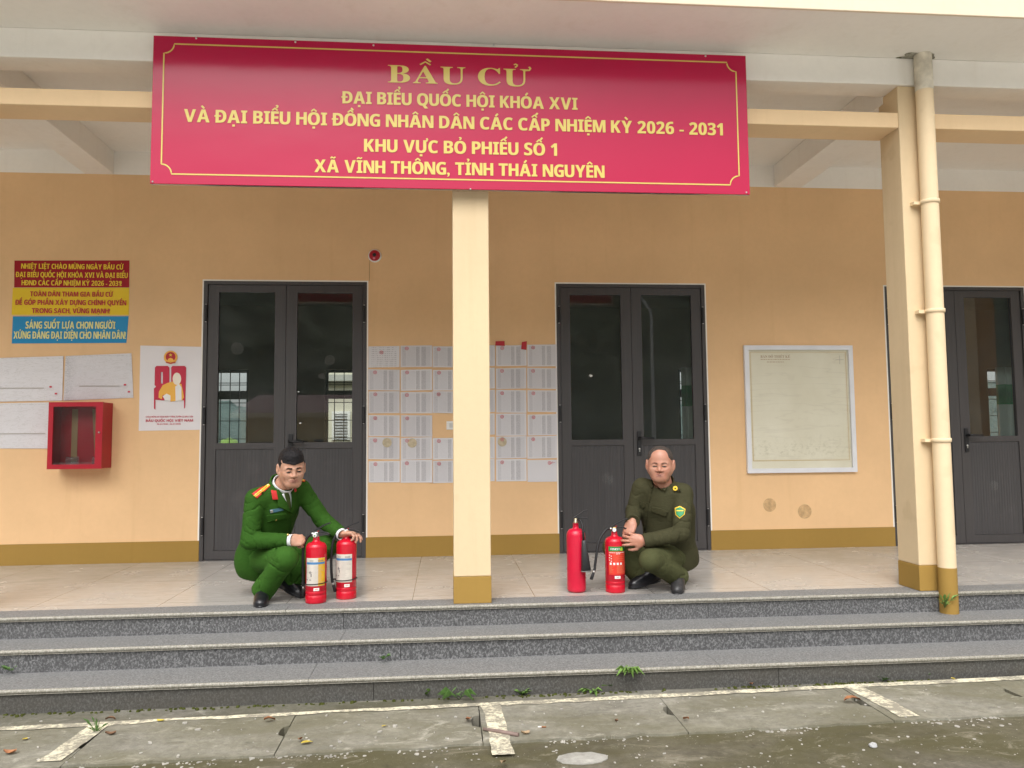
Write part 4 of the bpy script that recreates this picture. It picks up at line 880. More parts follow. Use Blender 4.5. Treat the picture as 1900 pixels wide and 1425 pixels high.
def head_parts(c, L, F, U, neck, who):
    h = .0021; G = Grid(np.minimum(V3(c)-.15, V3(neck)-.085), np.maximum(V3(c)+.155, V3(neck)+.085), h); fr = (L, F, U)
    def at(l, f, u): return tuple(float(c[i]+L[i]*l+F[i]*f+U[i]*u) for i in range(3))
    fat = 1.0 if who == 'A' else 1.10; jaw = 1.0 if who == 'A' else 1.24
    E = lambda l, f, u, a, b, d: G.ell(at(l, f, u), (a, b, d), fr); C = lambda p, q, a, b: G.cone(at(*p), at(*q), a, b)
    G.add(E(0, -.014, .042, .0765*(1 if who == 'A' else 1.03), .097, .086 if who == 'A' else .078)); G.add(E(0, .016, .066, .066, .070, .058), .03) if who == 'A' else G.add(E(0, .012, .058, .073, .074, .060), .03); cz_ = 0 if who == 'A' else .010; G.add(E(0, .022, -.030+cz_*.6, .063*fat, .066, .085-cz_*.6), .05); G.add(C((-.016, .060, -.088+cz_), (.016, .060, -.088+cz_), .022*jaw, .022*jaw), .035)
    for s in (-1, 1):
        G.add(C((s*.052*fat, .0, -.040), (s*.022, .050, -.086+cz_), .024*jaw, .022), .035); G.add(E(s*.037*fat, .060, -.026, .026*fat, .022*fat, .025*jaw), .03)
        G.add(C((s*.012, .0845, .021), (s*.046, .070, .019), .011, .010), .018); G.cut(E(s*.031, .096, .003, .020, .016, .0115), .018)
        G.add(E(s*.0315, .0775, .002, .0165, .0135, .0125), .008)
        sl = .0046 if who == 'A' else .0036; G.cut(E(s*.0315, .0935, .0005, .0135, .009, sl), .0025)
    G.add(C((0, .087, .014), (0, .1045, -.022), .0085, .0118), .016)
    for s in (-1, 1): G.add(E(s*.0135*fat, .0955, -.0275, .0105*fat, .012, .0085), .010)
    for s in (-1, 1): G.cut(E(s*.0075, .105, -.0365, .0038, .006, .0028), .003)
    G.add(C((-.023, .083, -.0545), (0, .0935, -.0515), .006, .0075), .010); G.add(C((.023, .083, -.0545), (0, .0935, -.0515), .006, .0075), .010); G.add(C((-.016, .0855, -.065), (.016, .0855, -.065), .0072, .0072), .010)
    G.cut(E(0, .099, -.0585, .0245, .011, .0011), .003); G.cut(E(0, .0995, -.043, .003, .006, .008), .008)
    for s in (-1, 1):
        ea = .084 if who == 'A' else .0905; G.add(G.ell(at(s*ea, -.016, -.002), (.013, .021, .035), fr), .008); G.cut(G.ell(at(s*(ea+.013), -.009, .003), (.010, .012, .020), fr), .006); G.add(G.ell(at(s*(ea-.002), -.006, -.030), (.008, .009, .010), fr), .008)
    G.add(G.cone(at(0, -.018, -.055), neck, .054*fat, .060*fat), .03)
    if who == 'B': G.add(E(0, .030, -.088, .045, .042, .022), .03)
    v, f = G.mesh(); v = relax(v, f, 1, .4); fc = v[f].mean(1)-V3(c); l, ff, u = (fc@np.array(a, np.float64) for a in (L, F, U)); mi = np.zeros(len(f), int)
    eh = .0056 if who == 'A' else .0046; slit = (ff > .074) & (((np.abs(l)-.0315)/.0158)**2+((u-.001)/eh)**2 < 1); mi[slit] = 3; lips = (ff > .078) & (np.abs(l) < .0255) & (((u > -.0745+.35*np.abs(l)) & (u < -.0465-.25*np.abs(l)))) & (ff > .0855-.15*np.abs(l)); mi[lips] = 1
    al = np.abs(l); ub = .0225+.14*np.minimum(al-.012, .022)-.30*np.maximum(al-.034, 0); br = (ff > .055) & (al > .0135) & (al < .0485) & (np.abs(u-ub) < (.0054 if who == 'A' else .0036)*(1.1-.4*(al-.0135)/.035)); mi[br] = 2
    return (v, f), mi, at, fr
def eye_balls(at, fr, parent):
    for s in (-1, 1):
        G = Grid(np.array(at(s*.0315, .077, .0005))-.02, np.array(at(s*.0315, .077, .0005))+.02, .0012); G.add(G.ell(at(s*.0315, .0765, .0005), (.0135, .0125, .0125), fr), 0); v, f = G.mesh()
        c = np.array(at(s*.0315, .089, .0005)); mi = (np.linalg.norm(v[f].mean(1)-c, axis=1) < .0070).astype(int); sdf_obj('eye', [(v, f)], [M['sclera'], M['iris']], parent, [mi])
def hair_obj(c, L, F, U, at, fr, who, parent):
    G = Grid(V3(c)-.14, V3(c)+.15, .0026); tk = .012 if who == 'A' else .0042; x, y, z = G.frame(c, L, F, U)
    G.add(G.ell(at(0, -.014, .042), (.0765*(1 if who == 'A' else 1.03)+tk*.6, .097+tk+(.004 if who == 'A' else 0), (.086 if who == 'A' else .078)+tk), fr), 0)
    if who == 'B': G.add(G.ell(at(0, .012, .058), (.073+tk, .074+tk*.8, .060+tk*.9), fr), .03)
    if who == 'A': G.add(G.ell(at(0, .03, .098), (.056, .052, .030), fr), .03)
    nz = vnoise(G.X, G.Y, G.Z, 60)*.0016+vnoise(G.X, G.Y, G.Z, 150, 4)*.0014
    G.d = G.d-nz*(1 if who == 'A' else .3)
    ax = np.abs(x)
    if who == 'A':
        line = .055+.016*np.clip((.062-ax)/.062, 0, 1)*0-.007*np.clip(1-ax/.035, 0, 1)     # fringe dips in the middle
        low = np.where(y > .012, np.minimum(.002+(y-.012)*1.55, line)-z, np.where(y > -.03, .012-z, -.05-z))
    else:
        low = np.where(y > .008, (-.002+(y-.008)*1.1)-z, np.where(y > -.03, .016-z, -.05-z)); low = np.maximum(low, y-(.054+.010*np.clip((ax-.040)/.025, 0, 1))+vnoise(G.X, G.Y, G.Z, 55, 3)*.004)
    G.keep(low); v, f = G.mesh(); return sdf_obj('hair', [(v, f)], M['hairA'] if who == 'A' else M['hairB'], parent)

def norm(v): v = np.array(v, float); return v/np.linalg.norm(v)
def hand_parts(wrist, d, n, side, curls, thumb, spread=.010, fore=None, s=1.0, lens=(.070, .078, .073, .058)):
    """wrist point, hand direction d, palm normal n (towards the palm), side = +1 if the thumb lies towards d x n; curls: per finger three joint bends in degrees"""
    d = norm(d); n = norm(np.array(n)-d*np.dot(n, d)); t = np.cross(d, n)*side; w_ = np.array(wrist, float)
    chains = []
    for i in range(4):
        b = w_+s*(d*(.088-.006*abs(i-1.2))+t*(.030-.0205*i)); ang = 0; p = b; ch = [w_+s*(d*.03+t*(.018-.012*i)), b]; dr = d+t*(.10-.075*i)*spread/.010
        for j, fr_ in enumerate((.46, .30, .24)):
            ang += R_(curls[i][j]); q = norm(norm(dr)*math.cos(ang)+n*math.sin(ang)); p = p+q*lens[i]*fr_*s; ch.append(p)
        chains.append(ch)
    a = w_+s*(d*.022+t*.026); b = a+s*.040*norm(d*thumb[0]+t*thumb[1]+n*thumb[2]); c = b+s*.030*norm(d*thumb[3]+t*thumb[4]+n*thumb[5]); e = c+s*.024*norm(d*thumb[6]+t*thumb[7]+n*thumb[8])
    fo = norm(fore) if fore is not None else d; pts = np.array([q for ch in chains for q in ch]+[a, b, c, e, w_-fo*.05]); G = Grid(pts.min(0)-.035, pts.max(0)+.035, .0019)
    fr = (t, n, d); G.add(G.ell(w_+s*(d*.052-t*.002), (.041*s, .0165*s, .054*s), fr), .01); G.add(G.cone(w_-fo*.05, w_+d*.02, .027*s, .024*s), .03)
    G.add(G.cone(w_+s*(d*.02+t*.018+n*.006), w_+s*(d*.045+t*.030+n*.006), .017*s, .013*s), .02)
    rad = [(.0098, .0092, .0083, .0072), (.0102, .0095, .0086, .0074), (.0097, .0090, .0082, .0070), (.0088, .0080, .0072, .0062)]
    for ch, r in zip(chains, rad):
        G.add(G.cone(ch[0], ch[1], .011*s, r[0]*1.1*s), .008); F_ = np.full(G.d.shape, 9., np.float32)
        for j in range(3):
            dd = G.cone(ch[j+1], ch[j+2], r[j]*s, r[j+1]*s); k = .003; hh = np.maximum(k-np.abs(F_-dd), 0)/k; F_ = np.minimum(F_, dd)-hh*hh*k*.25
        G.add(F_, .0035)
    T_ = G.cone(a, b, .0145*s, .0118*s); G.add(T_, .014); G.add(G.cone(b, c, .0115*s, .0102*s), .004); G.add(G.cone(c, e, .0100*s, .0078*s), .004)
    return G.mesh()
def shoe_parts(heel, toe, ankle, lift=0.0):
    """heel and toe on the sole line, ankle joint"""
    heel, toe, ankle = (np.array(p, float) for p in (heel, toe, ankle)); d = norm(toe-heel); z = np.array((0, 0, 1.)); s_ = norm(np.cross(z, d)); u = norm(np.cross(d, s_)); Lh = np.linalg.norm(toe-heel); pts = np.array([heel, toe, ankle]); G = Grid(pts.min(0)-.075, pts.max(0)+.075, .0026); fr = (s_, d, u)
    P = lambda f, h, l=0: heel+d*f*Lh+u*h+s_*l
    G.add(G.ell(P(.17, .038), (.034, .052, .042), fr), .02); G.add(G.ell(P(.68, .026), (.044, .088, .036), fr), .03); G.add(G.ell(P(.42, .036), (.036, .085, .042), fr), .03); G.add(G.cone(P(.30, .055), ankle+(ankle-P(.2, .05))*.15, .036, .040), .03); G.add(G.ell(P(.86, .020), (.038, .048, .027), fr), .02)
    x, y, zz = G.frame(heel, *fr); G.keep(-(zz-.006)); S = np.maximum(np.maximum(np.abs(zz-.004)-.0075, 0), np.maximum(G.ell(P(.72, .0), (.047, .092, .25), fr), -9)); S2 = np.maximum(np.abs(zz-.004)-.0085, G.ell(P(.22, 0), (.038, .066, .25), fr)); S3 = np.maximum(np.abs(zz-.004)-.0075, G.ell(P(.45, 0), (.036, .09, .25), fr)); S1 = np.maximum(np.abs(zz-.004)-.0075, G.ell(P(.70, .0), (.047, .092, .25), fr))
    for q in (S1, S2, S3): G.add(q, .003)
    v, f = G.mesh(); return v, f

def lerp(a, b, t): return np.array(a)*(1-t)+np.array(b)*t
def garment(grid, J, who):
    pass
def person(who, J, label):
    Jn = {k: np.array(v, float) for k, v in J.items()}; shL, shR = Jn['shL'], Jn['shR']; lat = norm(shL-shR); up = norm(Jn['neck']-Jn['pelvis']); fwd = norm(np.cross(lat, up)); 
    if fwd[1] > 0: fwd = -fwd
    up2 = norm(np.cross(lat, fwd)); up2 = up2 if up2[2] > 0 else -up2; fr = (lat, fwd, up2); fat = 1.0 if who == 'A' else 1.12
    U = norm(Jn['headU']); F = norm(Jn['headF']-U*np.dot(Jn['headF'], U)); L = np.cross(U, F)
    hd, hmi, at, hfr = head_parts(Jn['head'], L, F, U, Jn['neck']+up*.0, who)
    hands = [hand_parts(*J_['args'], fore=Jn['wr'+k]-Jn['el'+k]) for J_, k in zip(HANDS[who], 'RL')]
    # the body under the clothes, so that head and hands belong to one figure
    allp = np.array([v for k, v in Jn.items() if not k.startswith('head')]); G = Grid(allp.min(0)-.2, allp.max(0)+.12, .011)
    chest = lerp(Jn['pelvis'], Jn['neck'], .66); belly = lerp(Jn['pelvis'], Jn['neck'], .32)
    G.add(G.ell(chest, (.15, .095, .16), fr)); G.add(G.ell(belly, (.13, .095, .14), fr), .05); G.add(G.cone(shR, shL, .045, .045), .05)
    for s in 'RL':
        G.add(G.cone(Jn['sh'+s], Jn['el'+s], .042, .036), .03); G.add(G.cone(Jn['el'+s], Jn['wr'+s], .036, .026), .02); G.add(G.cone(Jn['hip'+s], Jn['kn'+s], .062, .046), .03); G.add(G.cone(Jn['kn'+s], Jn['an'+s], .045, .034), .02)
    G.add(G.cone(chest, Jn['neck'], .06, .05), .03); body = G.mesh()
    P = sdf_obj('person', [hd, body]+hands, [SK[who], M['lip'], M['brow'] if who == 'A' else M['brow_thin'], M['iris']], None, [hmi, np.zeros(len(body[1]), int)]+[np.zeros(len(h[1]), int) for h in hands])
    tag(P, label, 'person'); eye_balls(at, hfr, P); hair_obj(Jn['head'], L, F, U, at, hfr, who, P)
    # trousers
    tp = np.array([Jn[k+s] for s in 'RL' for k in ('hip', 'kn', 'an')]+[Jn['pelvis']]); G = Grid(tp.min(0)-.15, tp.max(0)+.15, .0052)
    G.add(G.ell(Jn['pelvis'], (.145*fat, .125*fat, .115), fr))
    for s in 'RL':
        hip, kn, an = Jn['hip'+s], Jn['kn'+s], Jn['an'+s]; th = G.cone(hip, kn, .100*fat, .070, [(.010, 3.4, .9, .26), (.009, 4.5, .05, .25)]); G.add(th, .04)
        hem = an+norm(an-kn)*.012; sh = G.cone(kn, hem, .068, .072, [(.011, 3.8, .12, .24), (.012, 3.2, .85, .22)]); 
        G.add(G.cone(kn, kn+norm(kn-hip)*.004, .071, .069), .02); G.add(sh, .018); pl = norm(an-kn); x = (G.X-hem[0])*pl[0]+(G.Y-hem[1])*pl[1]+(G.Z-hem[2])*pl[2]
        near = np.sqrt((G.X-hem[0])**2+(G.Y-hem[1])**2+(G.Z-hem[2])**2) < .14
        G.d = np.where(near, np.maximum(G.d, x-.012), G.d)
    G.d -= .0025*vnoise(G.X, G.Y, G.Z, 13, 2.); tro = G.mesh(); tro = (relax(tro[0], tro[1], 1, .4), tro[1]); col = 'green' if who == 'A' else 'olive'
    sdf_obj('trousers', [tro], M[col+'_tr'], P)
    # jacket / shirt
    jp = np.array([Jn[k] for k in ('shR', 'shL', 'elR', 'elL', 'wrR', 'wrL', 'neck', 'pelvis')]+[Jn['tail']]); G = Grid(jp.min(0)-.17, jp.max(0)+.17, .0050); chest = lerp(Jn['pelvis'], Jn['neck'], .64); belly = lerp(Jn['pelvis'], Jn['neck'], .30)
    G.add(G.ell(chest, (.180*fat, .125*fat, .20), fr)); G.add(G.ell(belly+fwd*.01*(fat-1)*10, (.165*fat, .130*fat**1.6, .17), fr), .06); G.add(G.ell(Jn['pelvis']+up2*.03, (.160*fat, .140*fat, .12), fr), .05); G.add(G.cone(lerp(shR, shL, .08)-up2*.005, lerp(shR, shL, .92)-up2*.005, .062, .062), .05); G.add(G.cone(chest+up2*.05, Jn['neck']-up2*.02, .11, .070), .05)
    for s in 'RL': G.add(G.cone(Jn['neck']-up*.022, Jn['sh'+s]+up2*.010, .060, .058), .03)
    G.add(G.cone(Jn['pelvis']+up2*.05, Jn['tail'], .135, .10), .05); G.add(G.ell(Jn['pelvis']-up2*.05, (.163*fat, .145*fat, .14), fr), .06); hx_, hy_, hz_ = G.frame(Jn['pelvis'], *fr); G.keep(-(hz_+(.125 if who == 'A' else .045)+.05*hy_+.012*vnoise(G.X, G.Y, G.Z, 6, 1.)))
    tw = -np.abs(vnoise(G.X+.4*G.Z, G.Y, G.Z*.7, 9, 7.))*.006+.002; G.d = G.d+tw
    for s in 'RL':
        a, b, c = Jn['sh'+s], Jn['el'+s], Jn['wr'+s]; ar = G.cone(a, b, .066*(1.04 if who == 'B' else 1), .057, [(.009, 4.6, .92, .30), (.007, 3.2, .25, .25)]); G.add(ar, .024); fo = G.cone(b, c, .056, .045, [(.008, 5.2, .10, .28), (.007, 5.4, .75, .3)]); G.add(fo, .012)
        dn = norm(c-b); x = (G.X-c[0])*dn[0]+(G.Y-c[1])*dn[1]+(G.Z-c[2])*dn[2]; near = (G.X-c[0])**2+(G.Y-c[1])**2+(G.Z-c[2])**2 < .085**2; G.d = np.where(near, np.maximum(G.d, x-.004), G.d)
    # neck opening
    nk = Jn['neck']+up*.035; G.cut(G.cone(Jn['neck']-up*.01, Jn['neck']+up*.2+fwd*.02, .060*fat, .075*fat), .006)
    G.d -= .0022*vnoise(G.X, G.Y, G.Z, 15, 5.); jk = G.mesh(); jk = (relax(jk[0], jk[1], 1, .4), jk[1]); jo_ = sdf_obj('jacket' if who == 'A' else 'shirt', [jk], M[col], P)
    # collar
    G = Grid(Jn['neck']-.14, Jn['neck']+.16, .0032)
    def ringc(z0, z1, r0, r1, tk, lean=.02, lo=-.02):
        a, b = Jn['neck']+up*z0, Jn['neck']+up*z1+fwd*lean; o_ = G.cone(a, b, r0, r1); x = (G.X-Jn['neck'][0])*up[0]+(G.Y-Jn['neck'][1])*up[1]+(G.Z-Jn['neck'][2])*up[2]; y = (G.X-Jn['neck'][0])*fwd[0]+(G.Y-Jn['neck'][1])*fwd[1]+(G.Z-Jn['neck'][2])*fwd[2]
        return np.maximum(np.maximum(np.abs(o_)-tk, x+y*.42-z1), lo-x-np.maximum(-y*.1, 0))
    if who == 'A':
        G.add(ringc(-.02, .052, .067, .070, .0032), 0); sdf_obj('shirt_collar', [G.mesh()], M['shirt'], P); G = Grid(Jn['neck']-.15, Jn['neck']+.16, .0034); G.add(ringc(-.04, .034, .084, .078, .0044, .0, -.05), 0); sdf_obj('jacket_collar', [G.mesh()], M['green'], P)
    else:
        G.add(ringc(-.03, .044, .078, .079, .0036, .01, -.04), 0); sdf_obj('shirt_collar', [G.mesh()], M['olive'], P)
    for s in 'RL':
        sh = SHOES[who][s]; v, f = shoe_parts(*sh[:3]); zc = v[f].mean(1)[:, 2]; so_ = sdf_obj('shoe', [(v, f)], sh[3], P)
        if s == SHOES[who]['lace']:
            m = MB(); he, to, an = (np.array(q) for q in sh[:3]); d = norm(to-he); s_ = norm(np.cross((0, 0, 1.), d)); u = norm(np.cross(d, s_)); Ls = np.linalg.norm(to-he)
            for k in range(4): q = he+d*Ls*(.40+.055*k)+u*(.083-.0075*k); m.tube([q-s_*.022-u*.008, q+u*.0015, q+s_*.022-u*.008], .0022, 6)
            m.build('shoelace', M['black'], so_)
    return P, bvh_of([jk]), bvh_of([tro]), Jn, up, fwd

def A_(px, py, y): return tuple(float(q) for q in aty(px, py, y))
JA = dict(pelvis=A_(484, 1030, -1.54), neck=A_(521, 905, -1.70), head=A_(541, 869, -1.765), headU=(.05, -.24, .97), headF=(.36, -.92, -.20), shR=A_(474, 927, -1.80), shL=A_(558, 909, -1.57), elR=A_(463, 1003, -1.83), wrR=A_(535, 1003, -1.87), elL=A_(600, 966, -1.56), wrL=A_(632, 990, -1.73),
          hipR=A_(482, 1036, -1.60), knR=A_(531, 1036, -1.93), anR=A_(489, 1094, -1.79), hipL=A_(508, 1028, -1.46), knL=A_(606, 1014, -1.58), anL=A_(540, 1077, -1.62), tail=A_(474, 1044, -1.57))
JB = dict(pelvis=A_(1247, 1028, -1.54), neck=A_(1231, 903, -1.67), head=A_(1225, 862, -1.73), headU=(-.02, -.12, .99), headF=(-.32, -.94, -.10), shR=A_(1191, 906, -1.58), shL=A_(1267, 917, -1.76), elR=A_(1176, 950, -1.56), wrR=A_(1174, 967, -1.75), elL=A_(1264, 990, -1.87), wrL=A_(1196, 1004, -1.865),
          hipL=A_(1250, 1032, -1.60), knL=A_(1207, 1040, -1.93), anL=A_(1258, 1070, -1.74), hipR=A_(1226, 1028, -1.46), knR=A_(1138, 1016, -1.58), anR=A_(1188, 1068, -1.60), tail=A_(1256, 1034, -1.55))
HANDS = {'A': [dict(args=(JA['wrR'], np.array(A_(575, 1003, -1.855))-np.array(A_(541, 1004, -1.87)), (.15, .75, -.55), 1, [(62, 72, 40), (66, 76, 42), (68, 78, 42), (66, 76, 40)], (.75, .25, .55, .9, -.1, .35, .95, -.3, .2))),
               dict(args=(JA['wrL'], np.array(A_(660, 990, -1.745))-np.array(A_(632, 990, -1.735)), (.10, -.15, -1), 1, [(14, 28, 22), (22, 38, 28), (34, 50, 34), (45, 58, 38)], (.7, .5, .35, .9, .05, .4, .9, -.2, .35)))],
         'B': [dict(args=(JB['wrR'], np.array(A_(1163, 996, -1.80))-np.array(A_(1174, 967, -1.76)), (.35, .45, -.3), -1, [(34, 48, 30), (44, 56, 34), (52, 62, 38), (58, 64, 40)], (.85, .35, .25, .95, .0, .2, .95, -.15, .2))),
               dict(args=(JB['wrL'], np.array(A_(1156, 1000, -1.845))-np.array(A_(1194, 1004, -1.865)), (.12, .95, -.1), 1, [(12, 22, 18), (14, 24, 18), (16, 26, 20), (20, 30, 22)], (.6, .75, .25, .85, .3, .35, .9, .05, .4), .022))]}
def on(px, py, z=0.0): return tuple(float(q) for q in atz(px, py, z))
SHOES = {'A': dict(R=(A_(487, 1106, -1.715), on(483, 1127, .0), JA['anR'], M['leather']), L=(A_(508, 1080, -1.60), A_(559, 1107, -1.68), JA['anL'], M['leather']), lace='R'),
         'B': dict(L=(A_(1262, 1070, -1.68), on(1256, 1102, .0), JB['anL'], M['leather_worn']), R=(A_(1222, 1077, -1.62), A_(1173, 1090, -1.68), JB['anR'], M['leather']), lace='L')}
pA, bjA, btA, jA, upA, fwA = person('A', JA, 'crouching man in bright green uniform with red shoulder boards holding two extinguishers')
pB, bjB, btB, jB, upB, fwB = person('B', JB, 'crouching man in olive uniform with green sleeve badge holding one extinguisher')
def c8(pts): return [(440+x/7.919, 880+y/7.919) for x, y in pts]
def cB(pts): return [(1020+x/4.19, 800+y/4.19) for x, y in pts]
def btn(bv, pts, r, name, mat_, parent):
    for p in pts:
        q = hit(bv, *p, .003); m = MB(); m.lathe([(.0001, .005), (r*.7, .0042), (r, .0015), (r, -.004)], (0, 0, 0), 12, axis='y'); m.v = [(v[0]+q[0], v[1]+q[1], v[2]+q[2]) for v in m.v]; m.build(name, mat_, parent)
o = patch(bjA, c8([(213, 285), (290, 357), (487, 172), (428, 128)]), .006, 'shoulder_board', M['badge_red'], pA); patch(bjA, c8([(238, 312), (268, 338), (482, 160), (450, 140)]), .0085, 'braid', M['badge_yel'], o)
patch(bjA, c8([(250, 322), (256, 328), (440, 178), (434, 172)]), .0098, 'braid_line', M['badge_red'], o); btn(bjA, c8([(455, 158), (350, 245)]), .006, 'star_stud', M['steel'], o)
o = patch(bjA, c8([(905, 92), (925, 38), (1000, 85), (992, 112)]), .008, 'shoulder_board', M['badge_red'], pA); patch(bjA, c8([(915, 84), (928, 48), (990, 90), (985, 98)]), .0105, 'braid', M['badge_yel'], o)
patch(bjA, c8([(640, 300), (720, 265), (782, 232), (800, 330), (795, 520), (742, 470), (690, 380)]), .004, 'shirt_front', M['shirt'], pA)
patch(bjA, c8([(690, 275), (752, 270), (775, 330), (797, 530), (765, 500), (705, 340)]), .008, 'tie', M['tie'], pA)
patch(bjA, c8([(525, 40), (575, 160), (660, 318), (745, 455), (785, 572), (650, 500), (585, 468), (600, 395), (540, 250), (505, 130)]), .016, 'lapel', M['green_dk'], pA, centre=c8([(620, 370)])[0])
patch(bjA, c8([(800, 255), (845, 215), (880, 330), (860, 470), (830, 560), (790, 572), (800, 480)]), .016, 'lapel', M['green_dk'], pA)
o = patch(bjA, c8([(497, 236), (575, 240), (603, 372), (522, 374)]), .017, 'collar_tab', M['badge_red'], pA); btn(bjA, [(c8([(551, 305)])[0])], .005, 'tab_stud', M['brass'], o)
patch(bjA, c8([(830, 205), (852, 192), (868, 245), (848, 268)]), .016, 'collar_tab', M['badge_red'], pA)
o = patch(bjA, c8([(478, 523), (675, 494), (682, 532), (488, 577)]), .008, 'name_plate', M['badge_blue'], pA); patch(bjA, c8([(484, 530), (525, 524), (530, 562), (492, 572)]), .0092, 'plate_emblem', M['steel'], o)
o = patch(bjA, c8([(428, 602), (720, 572), (716, 664), (640, 660), (570, 695), (500, 685), (440, 712)]), .009, 'pocket_flap', M['green_dk'], pA); btn(bjA, c8([(565, 667)]), .0095, 'button', M['brass'], o)
o = patch(bjA, c8([(885, 500), (960, 560), (1000, 565), (1000, 600), (930, 585)]), .004, 'pocket_flap', M['green_dk'], pA); btn(bjA, c8([(934, 523)]), .007, 'button', M['brass'], o)
patch(bjA, c8([(776, 560), (800, 560), (802, 700), (800, 890), (780, 890), (778, 700)]), .005, 'front_edge', M['green_dk'], pA)
for s, k in (('R', 0), ('L', 1)):
    a = jA['el'+s]; b = jA['wr'+s]; dn = norm(b-a); G = Grid(b-.07, b+.08, .0026); cc = G.cone(b-dn*.02, b+dn*.03, .0395, .0385); x = (G.X-b[0])*dn[0]+(G.Y-b[1])*dn[1]+(G.Z-b[2])*dn[2]; G.add(np.maximum(np.maximum(cc, x-.026), -G.cone(b-dn*.02, b+dn*.1, .034, .034)), 0); sdf_obj('shirt_cuff', [G.mesh()], M['shirt'], pA)
    a = jB['el'+s]; b = jB['wr'+s]; dn = norm(b-a); G = Grid(b-.08, b+.08, .003); cc = G.cone(b-dn*.055, b+dn*.03, .0510, .0480); x = (G.X-b[0])*dn[0]+(G.Y-b[1])*dn[1]+(G.Z-b[2])*dn[2]; G.add(np.maximum(np.maximum(np.maximum(cc, x-.008), -x-.05), -G.cone(b-dn*.1, b+dn*.1, .038, .036)), 0); sdf_obj('sleeve_cuff', [G.mesh()], M['olive'], pB)
o = patch(bjB, cB([(972, 598), (1013, 582), (1056, 605), (1050, 648), (1010, 681), (978, 652)]), .005, 'shield_badge', M['badge_yel'], pB); patch(bjB, cB([(978, 603), (1013, 589), (1049, 610), (1044, 645), (1010, 672), (984, 648)]), .0065, 'badge_field', M['badge_green'], o); patch(bjB, cB([(985, 614), (1040, 614), (1040, 622), (985, 622)]), .008, 'badge_print', M['badge_yel'], o)
o = patch(bjB, cB([(930, 400), (955, 360), (1015, 455), (968, 475)]), .006, 'shoulder_strap', M['olive_dk'], pB); patch(bjB, [(cB([(976, 445)])[0][0]+4.6*math.cos(a), cB([(976, 445)])[0][1]+4.6*math.sin(a)) for a in [i*.785 for i in range(8)]], .0085, 'strap_emblem', M['badge_yel'], o); patch(bjB, [(cB([(976, 445)])[0][0]+2.4*math.cos(a), cB([(976, 446)])[0][1]+2.4*math.sin(a)) for a in [i*2.094+.5 for i in range(3)]], .0095, 'emblem_field', M['olive'], o)
o = patch(bjB, cB([(712, 335), (738, 308), (765, 318), (745, 342)]), .006, 'shoulder_strap', M['olive_dk'], pB); patch(bjB, cB([(722, 330), (738, 313), (752, 320), (742, 336)]), .0085, 'strap_emblem', M['badge_yel'], o)
patch(bjB, cB([(850, 424), (893, 470), (935, 400), (965, 312), (930, 330)]), .018, 'collar_wing', M['olive_dk'], pB, centre=cB([(903, 410)])[0]); patch(bjB, cB([(757, 330), (765, 400), (790, 448), (808, 425), (795, 385)]), .018, 'collar_wing', M['olive_dk'], pB, centre=cB([(783, 405)])[0])
patch(bjB, cB([(795, 590), (860, 600), (920, 628), (905, 668), (855, 652), (788, 628)]), .009, 'pocket_flap', M['olive_dk'], pB); patch(bjB, cB([(697, 545), (748, 562), (742, 590), (725, 602), (700, 575)]), .009, 'pocket_flap', M['olive_dk'], pB)
patch(bjB, cB([(776, 440), (800, 445), (770, 560), (755, 680), (742, 780), (715, 780), (728, 660), (752, 540)]), .007, 'placket', M['olive_dk'], pB, centre=cB([(758, 610)])[0]); btn(bjB, cB([(768, 560), (752, 662), (735, 752)]), .0055, 'button', M['olive'], pB)
# ------------------------------------------------------------------ STAGE-MARK: extinguishers
def bend(mb, r):
    mb.v = [((r)*math.sin(x/r), -r*math.cos(x/r), z) for x, y, z in mb.v]; return mb
def cyl_patch(mb, a0, a1, z0, z1, r, mi=0, n=14, rot=0.0):
    vs = []
    for i in range(n+1):
        a = R_(a0+(a1-a0)*i/n+rot); vs += [(r*math.sin(a), -r*math.cos(a), z0), (r*math.sin(a), -r*math.cos(a), z1)]
    return mb.add(vs, [(2*i, 2*i+2, 2*i+3, 2*i+1) for i in range(n)], mi, True)
M['lab_cream'] = simple('cream_label', (.62, .57, .50), .4, var=.05, scale=30); M['lab_blue'] = simple('blue_label_band', (.06, .20, .42), .4); M['lab_yel'] = simple('orange_yellow_label', (.72, .40, .02), .4, var=.12, scale=16); M['lab_ink'] = simple('grey_label_ink', (.22, .20, .19), .6); M['lab_faint'] = simple('faint_label_ink', (.44, .40, .36), .6)
M['lab_red'] = simple('bright_red_label', (.66, .035, .02), .35); M['lab_green'] = simple('green_label_band', (.02, .22, .05), .35); M['lab_white'] = simple('white_label_print', (.78, .76, .74), .4); M['lab_orange'] = simple('orange_label_print', (.75, .25, .12), .5); M['flame'] = simple('yellow_green_flame', (.45, .60, .04), .4); M['gaugeface'] = simple('gauge_face', (.75, .75, .74), .3)
